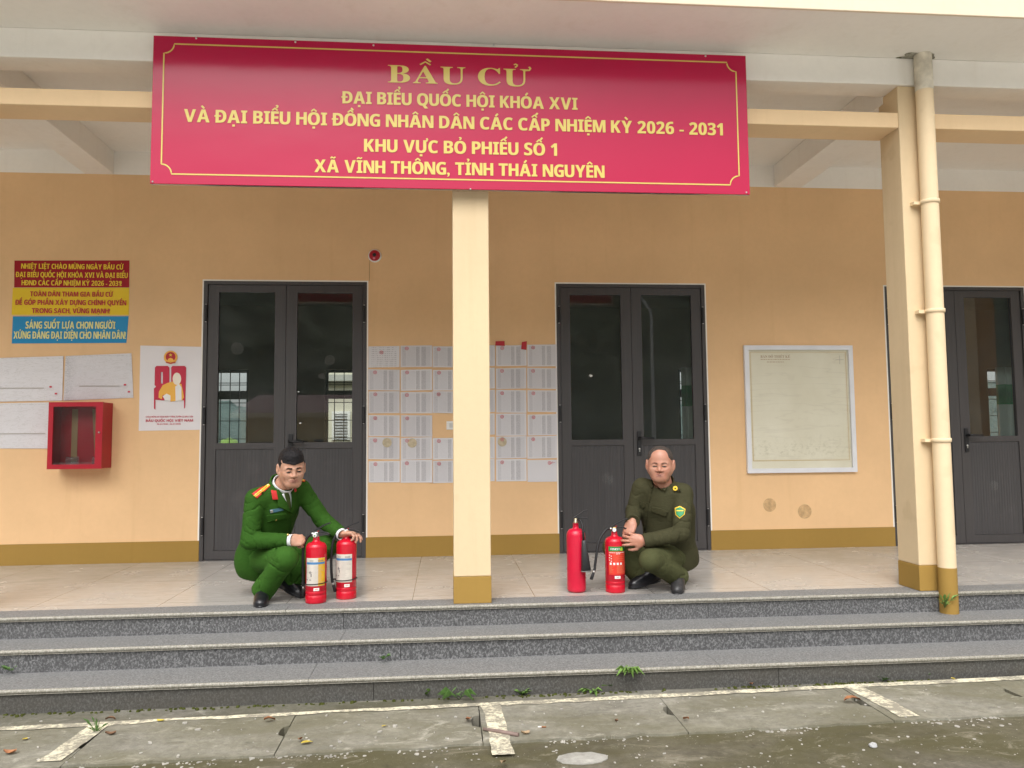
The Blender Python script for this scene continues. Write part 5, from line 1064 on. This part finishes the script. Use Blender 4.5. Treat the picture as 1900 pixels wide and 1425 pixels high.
def powder_ext(x, y, label, R=.0665, H=.40, kind='a', hose=None, lever=0.0, rot=0.0, mb_=None):
    E_ = thing('fire_extinguisher', label, 'fire extinguisher', 'fire extinguishers on the veranda edge', loc=(x, y, 0))
    def part(m, name, mt, par=None, **kw):
        m.v = [(v[0]+x, v[1]+y, v[2]) for v in m.v]; return m.build(name, mt, par or E_, **kw)
    prof = [(.0001, .004), (R-.008, .002), (R-.002, .0), (R, .006), (R, .050), (R-.0022, .0525), (R, .055), (R, .074), (R-.0016, .076), (R, .078), (R, H-.055)]+[(R-.032+.032*math.cos(t), H-.055+.036*math.sin(t)) for t in [i*math.pi/2/7 for i in range(1, 8)]]+[(R-.045, H-.010), (.022, H-.003), (.019, H+.004), (.019, H+.016), (.0001, H+.016)]
    body = part(MB().lathe(prof, seg=40), 'cylinder', M['red_paint'])
    m = MB().lathe([(.016, H+.0165), (.016, H+.024), (.012, H+.028), (.012, H+.046), (.0001, H+.046)], seg=16); m.box(-.011, .011, -.013, .013, H+.028, H+.046); valve = part(m, 'valve', M['brass'] if kind == 'c' else M['steel'], bevel=.002)
    m = MB().lathe([(.006, -.002), (.006, .010)], (-.006, -.022, H+.027), 10, axis='y'); part(m, 'gauge_stem', M['steel'], valve)
    gx, gz = -.006, H+.029
    m = MB().lathe([(.0001, .0), (.0148, .0), (.0152, -.007), (.0130, -.009)], (gx, -.026, gz), 22, axis='y'); m.v = [(v[0], -.030-(v[1]+.026) if 0 else v[1]-.006, v[2]) for v in m.v]; ga = part(m, 'gauge', M['steel'])
    m = MB(); disc(m, gx, gz, -.0335, .0122); part(m, 'gauge_face', M['gaugeface'], ga); m = MB(); disc(m, gx, gz-.003, -.0340, .0058); part(m, 'gauge_mark', simple('gauge_green', (.1, .3, .1), .4) if kind != 'c' else M['gaugeface'], ga)
    m = MB(); cs = math.cos(rot); sn = math.sin(rot)
    def rp(a, b, c): return (a*cs-b*sn, a*sn+b*cs, c)
    def bar(m, pts, wd, tk):
        L = []
        for (a, c) in pts: L.append((a, c))
        for i in range(len(L)-1):
            (a0, c0), (a1, c1) = L[i], L[i+1]; dx, dz = a1-a0, c1-c0; l = math.hypot(dx, dz); nx, nz = -dz/l*tk/2, dx/l*tk/2
            vs = [rp(a0-nx, -wd/2, c0-nz), rp(a1-nx, -wd/2, c1-nz), rp(a1+nx, -wd/2, c1+nz), rp(a0+nx, -wd/2, c0+nz), rp(a0-nx, wd/2, c0-nz), rp(a1-nx, wd/2, c1-nz), rp(a1+nx, wd/2, c1+nz), rp(a0+nx, wd/2, c0+nz)]
            m.add(vs, [(0, 1, 2, 3), (7, 6, 5, 4), (0, 4, 5, 1), (3, 2, 6, 7), (0, 3, 7, 4), (1, 5, 6, 2)])
    b0 = H+.046
    m = MB(); bar(m, [(-.012, b0-.002), (.020, b0+.001), (.055, b0-.002), (.088, b0-.012)], .017, .008); part(m, 'carry_handle', M['black'], bevel=.001)
    m = MB(); bar(m, [(-.014, b0+.006), (.010, b0+.014+lever*.01), (.052, b0+.030+lever*.024), (.092, b0+.041+lever*.03)], .016, .0085); part(m, 'squeeze_lever', M['black'], bevel=.001)
    m = MB().tube([(.012, -.014, b0+.006), (.012, .014, b0+.006)], .003, 8); part(m, 'safety_pin', M['red_paint'])
    if hose:
        m = MB().tube([(-.010, 0, H+.036), (-.034, -.004, H+.036)], [.0085, .0075], 12); part(m, 'hose_fitting', M['steel'])
        pts = [Vector(p) for p in hose]; cu = []
        n = len(pts)
        for i in range(n-1):
            p0, p1, p2, p3 = pts[max(i-1, 0)], pts[i], pts[i+1], pts[min(i+2, n-1)]
            for t in [k/6 for k in range(6)]: cu.append(.5*((2*p1)+(p2-p0)*t+(2*p0-5*p1+4*p2-p3)*t*t+(3*p1-p0-3*p2+p3)*t**3))
        cu.append(pts[-1]); h_ = part(MB().tube(cu, .0088, 12), 'hose', M['blackrubber']); e = cu[-1]; d = (cu[-1]-cu[-2]).normalized()
        m = MB().tube([e-d*.004, e+d*.014], [.0082, .0082], 12); part(m, 'nozzle_ring', M['steel'], h_); m = MB().tube([e+d*.013, e+d*.022, e+d*.060], [.0085, .0095, .0115], 12); part(m, 'nozzle', M['blackrubber'], h_)
    r1 = R+.0007
    if kind in 'ab':
        a0, a1, z0, z1 = (-52, 62, .112, .288) if kind == 'a' else (-66, 40, .112, .292); l_ = part(cyl_patch(MB(), a0, a1, z0, z1, r1), 'label', M['lab_cream'])
        if kind == 'a': part(cyl_patch(MB(), 20, 62, z0+.001, z1-.001, r1+.0004), 'label_yellow_side', M['lab_yel'], l_)
        part(cyl_patch(MB(), a0+3, a1-2, z1-.040, z1-.026, r1+.0008), 'label_band', M['lab_blue'], l_)
        m = MB(); w_ = a1-a0
        for zz in (.062, .090, .125): cyl_patch(m, a0+3, a0+w_*.40, z1-zz, z1-zz+.0012, r1+.0008)
        for k in range(14):
            zz = z1-.052-.0078*k; cyl_patch(m, a0+w_*.46, a0+w_*(.62+.33*rng.random()), zz, zz+.0018, r1+.0008)
        cyl_patch(m, a0+w_*.425, a0+w_*.432, z0+.01, z1-.045, r1+.0008); part(m, 'label_print', M['lab_faint'], l_)
        m = MB(); cyl_patch(m, a0+w_*.22, a0+w_*.27, z1-.100, z1-.082, r1+.0012, n=3); cyl_patch(m, a0+w_*.27, a0+w_*.33, z1-.118, z1-.098, r1+.0012, n=3); cyl_patch(m, a0+w_*.18, a0+w_*.33, z1-.094, z1-.089, r1+.0012, n=3); cyl_patch(m, a0+w_*.02, a0+w_*.12, z1-.140, z1-.134, r1+.0012, n=3); cyl_patch(m, a0+w_*.2, a0+w_*.3, z1-.140, z1-.134, r1+.0012, n=3)
        for k in range(4): cyl_patch(m, a0+w_*(.22+.05*k), a0+w_*(.25+.05*k), z1-.020, z1-.014, r1+.0012, n=2)
        for k in range(7): cyl_patch(m, a0+w_*(.62+.04*k), a0+w_*(.645+.04*k), z1-.021, z1-.013, r1+.0012, n=2)
        part(m, 'label_pictogram', M['lab_ink'], l_)
        st = part(cyl_patch(MB(), -4, 26, .082, .100, r1), 'sticker', M['lab_white']); part(cyl_patch(MB(), 2, 20, .089, .093, r1+.0005), 'sticker_print', M['lab_orange'], st)
        m = MB(); pts = []; n = 48
        for k in range(n+1): a = 2*math.pi*k/n; pts.append(((R+.003)*math.sin(a), -(R+.003)*math.cos(a), .124+.004*math.sin(a)))
        m.tube(pts, .0032, 8, caps=False); m.tube([(-R, 0, .124), (-R-.02, -.004, .124), (-R-.026, -.012, .122)], .004, 8); part(m, 'hose_strap', M['blackrubber'])
    else:
        l_ = part(cyl_patch(MB(), -50, 74, .122, .275, r1), 'label', M['lab_red'])
        part(cyl_patch(MB(), -50, 74, .276, .308, r1), 'label_header', M['lab_green'], l_)
        part(bend(text_mb('FINEST', 'sans', -.042, .022, .2855, .0125, 0), r1+.0008), 'lettering', M['lab_white'], l_)
        m = MB(); fl_ = [(.026, .281), (.038, .279), (.050, .283), (.045, .291), (.050, .300), (.040, .296), (.036, .305), (.030, .296), (.024, .294)]; m.add([(a, 0, b) for a, b in fl_], [tuple(range(len(fl_)))]); part(bend(m, r1+.0008), 'flame_emblem', M['flame'], l_)
        m = MB()
        for zz, a0, a1 in ((.268, -46, 70), (.260, -5, 22)): 
            a = a0
            while a < a1: b = a+rng.uniform(5, 14); cyl_patch(m, a, min(b, a1), zz-.0018, zz+.0018, r1+.0008, n=3); a = b+2.5
        for k in range(3):
            for j in range(2): cyl_patch(m, -46+11*j, -40+11*j, .248-.017*k-.006*j, .254-.017*k-.006*j, r1+.0008, n=2)
        for k in range(4): cyl_patch(m, -42+20*k, -30+20*k, .187, .202, r1+.0008, n=3)
        for k in range(3): cyl_patch(m, 72-2*k, 78, .150+.02*k, .160+.02*k, r1+.0003, n=2)
        part(m, 'label_print', M['lab_white'], l_)
        m = MB()
        for k in range(4): cyl_patch(m, -22, 66, .252-.013*k, .2538-.013*k, r1+.0008)
        for k in range(9): cyl_patch(m, -2, 40+25*rng.random(), .180-.0058*k, .1815-.0058*k, r1+.0008); cyl_patch(m, -46, -34+20*rng.random(), .180-.0058*k, .1815-.0058*k, r1+.0008)
        part(m, 'label_rules', M['lab_orange'], l_)
        st = part(cyl_patch(MB(), -14, 20, .096, .114, r1), 'sticker', M['lab_white']); part(cyl_patch(MB(), -4, 12, .103, .108, r1+.0005), 'sticker_print', M['lab_faint'], st)
    return E_
powder_ext(-.837, -1.838, 'powder extinguisher with half yellow label, held by the green uniform man', kind='a', hose=[(-.034, -.004, .436), (-.062, -.004, .405), (-.082, -.004, .34), (-.084, -.002, .22), (-.080, -.004, .10)], lever=.6, rot=-.2)
powder_ext(-.659, -1.729, 'powder extinguisher with plain cream label, gripped by the green uniform man', kind='b', hose=[(-.030, -.006, .436), (-.056, -.02, .425), (-.086, -.03, .36), (-.094, -.03, .25), (-.090, -.03, .14), (-.083, -.03, .105)], lever=.3, rot=-.25)
powder_ext(1.138, -1.755, 'powder extinguisher with green topped red label held by the olive uniform man', kind='c', H=.385, hose=[(-.034, -.006, .421), (-.060, -.012, .414), (-.110, -.03, .350), (-.135, -.045, .25), (-.150, -.055, .165), (-.155, -.06, .150)], lever=.5, rot=-.1)
def gas_ext(x, y):
    E_ = thing('fire_extinguisher', 'tall unlabelled red gas extinguisher with black discharge horn, standing alone', 'fire extinguisher', 'fire extinguishers on the veranda edge', loc=(x, y, 0)); R = .0635
    def part(m, name, mt, par=None, **kw):
        m.v = [(v[0]+x, v[1]+y, v[2]) for v in m.v]; return m.build(name, mt, par or E_, **kw)
    prof = [(.0001, .004), (R-.022, .0), (R-.008, .003), (R-.001, .014), (R, .024), (R, .372)]+[(.021+(R-.021)*math.cos(t)**.8, .372+.050*math.sin(t)) for t in [i*math.pi/2/9 for i in range(1, 9)]]+[(.022, .424), (.020, .432), (.020, .458), (.023, .459), (.0001, .460)]
    part(MB().lathe(prof, seg=40), 'cylinder', M['red_paint2'])
    m = MB().lathe([(.016, .4605), (.017, .468), (.012, .472), (.012, .492), (.0001, .493)], seg=16); m.lathe([(.0001, -.020), (.010, -.019), (.011, .01), (.0001, .011)], (.004, 0, .482), 12, axis='y'); v_ = part(m, 'valve', simple('dull_brass', (.42, .36, .24), .38, metal=.8))
    m = MB(); tk = .008
    for pts, nm in (([(-.016, .492), (.012, .510), (.060, .540), (.082, .543)], 'squeeze_lever'), ([(-.004, .494), (.030, .494), (.062, .492), (.086, .486)], 'carry_handle')):
        m = MB()
        for (a0, c0), (a1, c1) in zip(pts, pts[1:]):
            l = math.hypot(a1-a0, c1-c0); nx, nz = -(c1-c0)/l*tk/2, (a1-a0)/l*tk/2; wd = .009
            vs = [(a0-nx, -wd, c0-nz), (a1-nx, -wd, c1-nz), (a1+nx, -wd, c1+nz), (a0+nx, -wd, c0+nz), (a0-nx, wd, c0-nz), (a1-nx, wd, c1-nz), (a1+nx, wd, c1+nz), (a0+nx, wd, c0+nz)]; m.add(vs, [(0, 1, 2, 3), (7, 6, 5, 4), (0, 4, 5, 1), (3, 2, 6, 7), (0, 3, 7, 4), (1, 5, 6, 2)])
        part(m, nm, M['black'], bevel=.001)
    ang = [(.010, -.02, .486), (.026, -.035, .482), (.036, -.055, .455), (.038, -.068, .41), (.041, -.072, .345)]
    h_ = part(MB().tube(ang, .008, 12), 'hose', M['blackrubber'])
    m = MB().tube([(.040, -.0735, .352), (.042, -.0745, .335), (.052, -.083, .150)], [.013, .0165, .034], 22); horn = part(m, 'discharge_horn', simple('dark_grey_plastic', (.035, .036, .038), .5), h_)
    m = MB().tube([(.0518, -.0828, .153), (.0522, -.0832, .146)], [.0345, .0345], 22); part(m, 'horn_rim', simple('worn_grey_rim', (.16, .16, .155), .5), horn)
gas_ext(.879, -1.722)
# ------------------------------------------------------------------ drain covers, painted lines, litter, weeds
def rag(a, b, n, amp, seed):
    (x0, y0), (x1, y1) = a, b; out = []
    for i in range(n):
        t = i/n; nz = amp*mnoise.fractal(Vector((x0*3+t*9*math.hypot(x1-x0, y1-y0), y0*5+seed, seed)), 1., 2., 3); l = math.hypot(x1-x0, y1-y0); out.append((x0+(x1-x0)*t-(y1-y0)/l*nz, y0+(y1-y0)*t+(x1-x0)/l*nz))
    return out
joints = [-4.1, -2.95, float(atz(176, 1372, GZ)[0]), float(atz(532, 1362, GZ)[0]), float(atz(892, 1348, GZ)[0]), float(atz(1252, 1332, GZ)[0]), float(atz(1622, 1318, GZ)[0]), float(atz(1905, 1300, GZ)[0]), 4.3]
SZ = GZ+.012
slab_words = ['beyond the left edge of the photo', 'at the left edge of the photo', 'with the sloping painted strip at its left end', 'below the two extinguishers, right of the sloping strip', 'below the middle pillar, left of its painted strip', 'below the lone gas extinguisher', 'below the framed map, ending at a broad painted strip', 'below the drainpipe at the right edge', 'right end']
for k, (a, b) in enumerate(zip(joints, joints[1:])):
    if b < -3.0: continue
    g0 = .0025; h0 = back_line(a), front_line(a); h1 = back_line(b), front_line(b); sk = .0
    def notch(x, yb, yf, s):   # finger hole in the joint edge, listed from front to back for s=+1
        ym = (yb*.55+yf*.45); wd = (.040 if k % 2 else .030); ln = .085 if k % 2 else .07
        return [(x, ym-ln), (x-s*wd, ym-ln*.7), (x-s*wd*1.15, ym+ln*.2), (x-s*wd*.8, ym+ln*.8), (x, ym+ln)]
    p = rag((a+g0, h0[1]), (b-g0, h1[1]), 26, .020, k*1.7)+[(b-g0, h1[1])]+notch(b-g0, h1[0], h1[1], 1)+[(b-g0, h1[0])]+rag((b-g0, h1[0]), (a+g0, h0[0]), 18, .006, k+5.)[1:]+[(a+g0, h0[0])]+[(a+g0, (h0[0]+h0[1])/2)]
    m = MB(); m.slabpoly(p, GZ-.09, SZ-.0015*(k % 2)); o = m.build('drain_cover', M['slab']); tag(o, f'concrete drain cover slab {slab_words[k]}', 'drain cover', 'drain cover slabs along the steps')
m = MB(); n = 300; pf = []; pbk = []
for i in range(n+1):
    x = -5+12*i/n; wv = .5+.5*mnoise.noise(Vector((x*.8, 3, 1))); wd = .022+.034*max(.10, min(1, wv+.35*(x > .3)))+.012*mnoise.noise(Vector((x*9, 1, 2))); wd *= (min(1, max(.12, (mnoise.noise(Vector((x*1.3, 8.2, 4)))+.34)*4.5)) if -2.1 < x < -.3 else 1)*(1+.25*mnoise.noise(Vector((x*23, 2, 7)))); pf.append((x, back_line(x)+.014-wd)); pbk.append((x, back_line(x)+.022+.006*mnoise.noise(Vector((x*11, 5, 2)))))
for i in range(n):
    if mnoise.noise(Vector((pf[i][0]*1.3, 8.2, 4))) < -.32 and -2.1 < pf[i][0] < -.3: continue
    m.add([(*pf[i], SZ+.003), (*pf[i+1], SZ+.003), (*pbk[i+1], SZ+.003), (*pbk[i], SZ+.003)], [(0, 1, 2, 3)])
tag(m.build('painted_line', M['linepaint']), kind='structure')
for (xa, xb, wd, y1) in ((joints[2]-.045, joints[2]-.075, .10, -3.30), (joints[4]+.065, joints[4]+.085, .10, -3.46), (joints[6]+.070, joints[6]+.115, .11, -3.20)):
    L_ = rag((xa-wd/2, back_line(xa)-.03), (xb-wd/2, y1), 16, .012, xa); R2 = rag((xa+wd/2, back_line(xa)-.03), (xb+wd/2, y1), 16, .012, xa+3); m = MB()
    for i in range(15): m.add([(*L_[i], SZ+.0035), (*L_[i+1], SZ+.0035), (*R2[i+1], SZ+.0035), (*R2[i], SZ+.0035)], [(0, 1, 2, 3)])
    tag(m.build('painted_line', M['linepaint']), kind='structure')
q = atz(1080, 1408, GZ); m = MB(); pts = [(q[0]+.115*math.cos(t)*(1+.15*mnoise.noise(Vector((math.cos(t)*2, math.sin(t)*2, 3)))), q[1]+.062*math.sin(t)*(1+.2*mnoise.noise(Vector((math.cos(t)*3, math.sin(t)*3, 7))))) for t in [i*2*math.pi/30 for i in range(30)]]
m.slabpoly(pts, GZ-.01, GZ+.004); tag(m.build('cement_patch', concrete('pale_cement', (.33, .32, .29), (.48, .47, .43), (.3, .29, .25), .3)), kind='structure')
# weeds
M['weed'] = simple('weed_leaf', (.085, .17, .04), .6, .3, var=.3, scale=40); M['weed_lt'] = simple('light_weed_leaf', (.15, .26, .06), .6, .3, var=.25, scale=40); M['moss'] = simple('moss', (.055, .062, .016), .95, .1, var=.4, scale=50)
def weed(px, py, y, z, label, h, n, wleaf, up=.8, droop=0.0, mt='weed'):
    q = aty(px, py, y) if z is None else atz(px, py, z); bx_, by_, bz_ = float(q[0]), float(q[1]), float(q[2]); T = thing('weed', label, 'plant', loc=(bx_, by_, bz_)); h *= 1.3; wleaf *= 1.35; m = MB(); ms = MB(); r = random.Random(int(px*7+py))
    for k in range(n):
        a = r.uniform(math.pi*.95, math.pi*2.05); L = h*r.uniform(.6, 1.1); e = up*r.uniform(.7, 1.2); d = Vector((math.cos(a)*math.cos(e), math.sin(a)*math.cos(e), math.sin(e))); p0 = Vector((bx_, by_, bz_)); p1 = p0+d*L*.55; p2 = p1+(d-Vector((0, 0, .5+droop)))*L*.5; ms.tube([p0, p0+d*L*.3, p1], .0013, 5)
        s_ = d.cross(Vector((0, 0, 1))).normalized()*wleaf*r.uniform(.7, 1.2); s_ += Vector((0, 0, 1))*r.uniform(-.4, .4)*wleaf
        m.add([p1-d*L*.15, p1+s_*.8+d*L*.08, p2, p1-s_*.8+d*L*.08], [(0, 1, 2), (0, 2, 3)]); 
        for t in (.35, .65):
            c = p0+d*L*.55*t+Vector((0, 0, .002)); a2 = r.uniform(0, 6.28); e2 = Vector((math.cos(a2), math.sin(a2), .35))*L*.28; s2 = Vector((-math.sin(a2), math.cos(a2), .1))*wleaf*.55; m.add([c, c+e2*.5+s2, c+e2, c+e2*.5-s2], [(0, 1, 2), (0, 2, 3)])
    m.build('leaves', M[mt], T); ms.build('stem', M['weed'], T)
for w_ in ((20, 1245, -2.315, None, 'small grassy weed at the left edge on the lowest tread', .05, 8, .007, .7), (711, 1224, -2.315, None, 'tiny weed sprouting at the foot of the middle riser', .045, 7, .010, .9), (794, 1294, None, GZ, 'upright leafy weed left of the trailing grass at the step foot', .065, 9, .011, 1.1, 0, 'weed_lt'), (852, 1298, None, GZ, 'trailing dark grass tuft with long blades at the step foot', .13, 7, .006, .8, .5), (969, 1290, None, GZ, 'bright leafy weed below the middle pillar', .055, 9, .012, .9, 0, 'weed_lt'), (1101, 1284, None, GZ, 'star-shaped weed with long pointed leaves', .085, 9, .010, .6, .2, 'weed_lt'), (1137, 1280, None, GZ, 'small upright weed beside the star-shaped weed', .06, 7, .009, 1.1), (1168, 1245, -2.607, None, 'bushy bright weed growing from the lowest riser', .072, 22, .010, .5, .5, 'weed_lt'), (1637, 1264, None, GZ, 'small weed at the step foot below the framed map', .05, 8, .008, .8), (1714, 1258, None, GZ, 'fine grassy tuft at the step foot near the drainpipe', .065, 14, .004, 1.1), (1753, 1128, -2.14, None, 'weed growing against the foot of the drainpipe', .11, 9, .009, 1.2, 0, 'weed_lt'), (1872, 1230, None, GZ+.01, 'little weed at the right end of the step foot', .04, 7, .006, .9), (180, 1362, None, GZ, 'thin grass tuft in the joint beside the painted strip', .09, 10, .004, 1.2)):
    weed(*w_)
m = MB(); r = random.Random(3)
for k in range(900):
    x = r.uniform(-3.2, 4.0); dn = max(0, mnoise.noise(Vector((x*1.1, 0, 6)))+.25+.25*(x > .3))
    if r.random() > dn: continue
    y = -2.592-abs(r.gauss(0, .018)); s = r.uniform(.004, .012); z = GZ+r.uniform(-.002, .004)*1.0; m.lathe([(s, -.004), (s*.8, s*.5), (.0005, s*.8)], (x, y, z), 6)
tag(m.build('moss', M['moss']), label='olive moss clumps along the foot of the steps', cat='moss', kind='stuff')
m = MB()
for k in range(1150):
    x, y = r.uniform(-2.6, 3.6), -r.uniform(2.70, 3.7)
    if k > 620: y = front_line(x)-abs(r.gauss(0, .03))+.01
    elif y > -3.2 and r.random() < .6: continue
    if k > 620 and mnoise.noise(Vector((x*2.2, 1, 9))) < -.05: continue
    zz = SZ+.001 if front_line(x)+.03 < y < back_line(x) else GZ; s = r.uniform(.0025, .0085)*(1 if r.random() < .93 else 1.9); a = r.uniform(0, 3.1); e = r.uniform(.4, 1); pts = [(x+s*(math.cos(a)*math.cos(t)-e*math.sin(a)*math.sin(t))*r.uniform(.7, 1.2), y+s*(math.sin(a)*math.cos(t)+e*math.cos(a)*math.sin(t))*r.uniform(.7, 1.2)) for t in [i*1.047 for i in range(6)]]; m.slabpoly(pts, zz-.002, zz+s*.35)
tag(m.build('pebbles', simple('pale_grit', (.42, .40, .36), .8, var=.35, scale=5)), label='pale grit and paint flakes scattered over the concrete', cat='grit', kind='stuff')
LC = {'brown': simple('dead_brown_leaf', (.16, .085, .045), .7, var=.3, scale=30), 'orange': simple('orange_brown_leaf', (.33, .14, .06), .7, var=.3, scale=30), 'yellow': simple('yellow_leaf', (.52, .40, .05), .6, var=.2, scale=30), 'tan': simple('tan_leaf', (.38, .27, .16), .7, var=.25, scale=30)}
leaves = [(205, 1339, 'brown', .05, 'dark brown curled leaf at the step foot left of the yellow one'), (297, 1338, 'yellow', .045, 'narrow yellow leaf on the stained strip'), (500, 1340, 'orange', .055, 'orange brown leaf above the slab joint'), (570, 1380, 'yellow', .055, 'yellow leaf right of the dark finger hole'), (557, 1376, 'orange', .05, 'orange leaf touching the yellow leaf'), (205, 1364, 'brown', .05, 'flat brown leaf on the slab near the sloping painted line'), (18, 1399, 'orange', .06, 'reddish leaf in the lower left corner'), (46, 1373, 'yellow', .03, 'small faded yellow leaf at the left edge'), (713, 1349, 'yellow', .03, 'small yellow green leaf on the slab below the second extinguisher'), (869, 1339, 'orange', .07, 'curled orange leaf left of the middle finger hole'), (975, 1363, 'tan', .045, 'tan leaf at the end of the fallen stick'), (934, 1420, 'tan', .06, 'upright tan leaf at the bottom edge'), (1394, 1273, 'orange', .05, 'orange leaf caught in the moss at the step foot'), (1582, 1305, 'orange', .085, 'large crumpled orange leaf on the painted strip'), (1273, 1338, 'orange', .045, 'orange leaf scrap beside the right finger hole'), (1769, 1261, 'yellow', .05, 'thin yellow leaf near the drainpipe'), (1144, 1340, 'brown', .03, 'tiny dark leaf in the middle of the slab')]
for px, py, c, L, lab in leaves:
    x, y, z = (float(v) for v in atz(px, py, SZ)); a = rng.uniform(0, 6.28); m = MB(); n = 7; vs = []
    for i in range(n+1):
        t = i/n; wd = L*.27*math.sin(math.pi*(.05+.95*t)**.8)*(1+.2*rng.uniform(-1, 1)); zz = .003+.018*(L/.06)*(.5+.5*math.sin(t*3.3+a))*(1 if c != 'yellow' else .4)
        for s, up_ in ((-1, .010), (0, 0), (1, .007)): dx, dy = L*(t-.5), s*wd; vs.append((x+dx*math.cos(a)-dy*math.sin(a), y+dx*math.sin(a)+dy*math.cos(a), z+zz+up_*(1 if c != 'yellow' else .3)))
    m.add(vs, [(i*3+j, i*3+j+1, i*3+j+4, i*3+j+3) for i in range(n) for j in range(2)], 0, True); tag(m.build('fallen_leaf', LC[c]), lab, 'leaf', 'fallen leaves')
a = [float(v) for v in atz(897, 1356, SZ)]; b = [float(v) for v in atz(962, 1367, SZ)]; m = MB(); m.tube([(a[0], a[1], SZ+.009), ((a[0]+b[0])/2, (a[1]+b[1])/2, SZ+.010), (b[0], b[1], SZ+.009)], [.008, .009, .010], 8); tag(m.build('stick', simple('mauve_grey_wood', (.20, .14, .12), .7, var=.2, scale=20)), 'short purplish wooden stick lying out of the middle finger hole', 'stick')
a = [float(v) for v in atz(998, 1350.5, SZ)]; m = MB(); m.tube([(a[0], a[1], SZ+.0045), (a[0]+.018, a[1]-.002, SZ+.0045)], .004, 8); cg = m.build('cigarette_end', simple('white_cigarette_paper', (.7, .68, .64), .7)); tag(cg, 'orange tipped cigarette end lying on the slab', 'cigarette end'); m = MB(); m.tube([(a[0]+.0181, a[1]-.002, SZ+.0045), (a[0]+.040, a[1]-.004, SZ+.0045)], .0041, 8); m.build('filter', LC['orange'], cg)
for px, py, s, lab in ((1620, 1386, .020, 'angular grey stone on the dark concrete'), (1512, 1259, .012, 'pale stone in the moss at the step foot')):
    x, y, z = (float(v) for v in atz(px, py, GZ)); m = MB(); vs = []
    for i in range(6):
        for j in range(9):
            t = math.pi*i/5; p = 2*math.pi*j/9; d = Vector((math.sin(t)*math.cos(p), math.sin(t)*math.sin(p)*.8, math.cos(t)*.65)); vs.append(Vector((x, y, z+s*.4))+d*s*(1+.35*mnoise.noise(d*1.7+Vector((px, 0, 0)))))
    m.add(vs, [(i*9+j, i*9+(j+1) % 9, (i+1)*9+(j+1) % 9, (i+1)*9+j) for i in range(5) for j in range(9)]); tag(m.build('stone', simple('grey_stone', (.36, .36, .36), .8, var=.2, scale=30)), lab, 'stone')
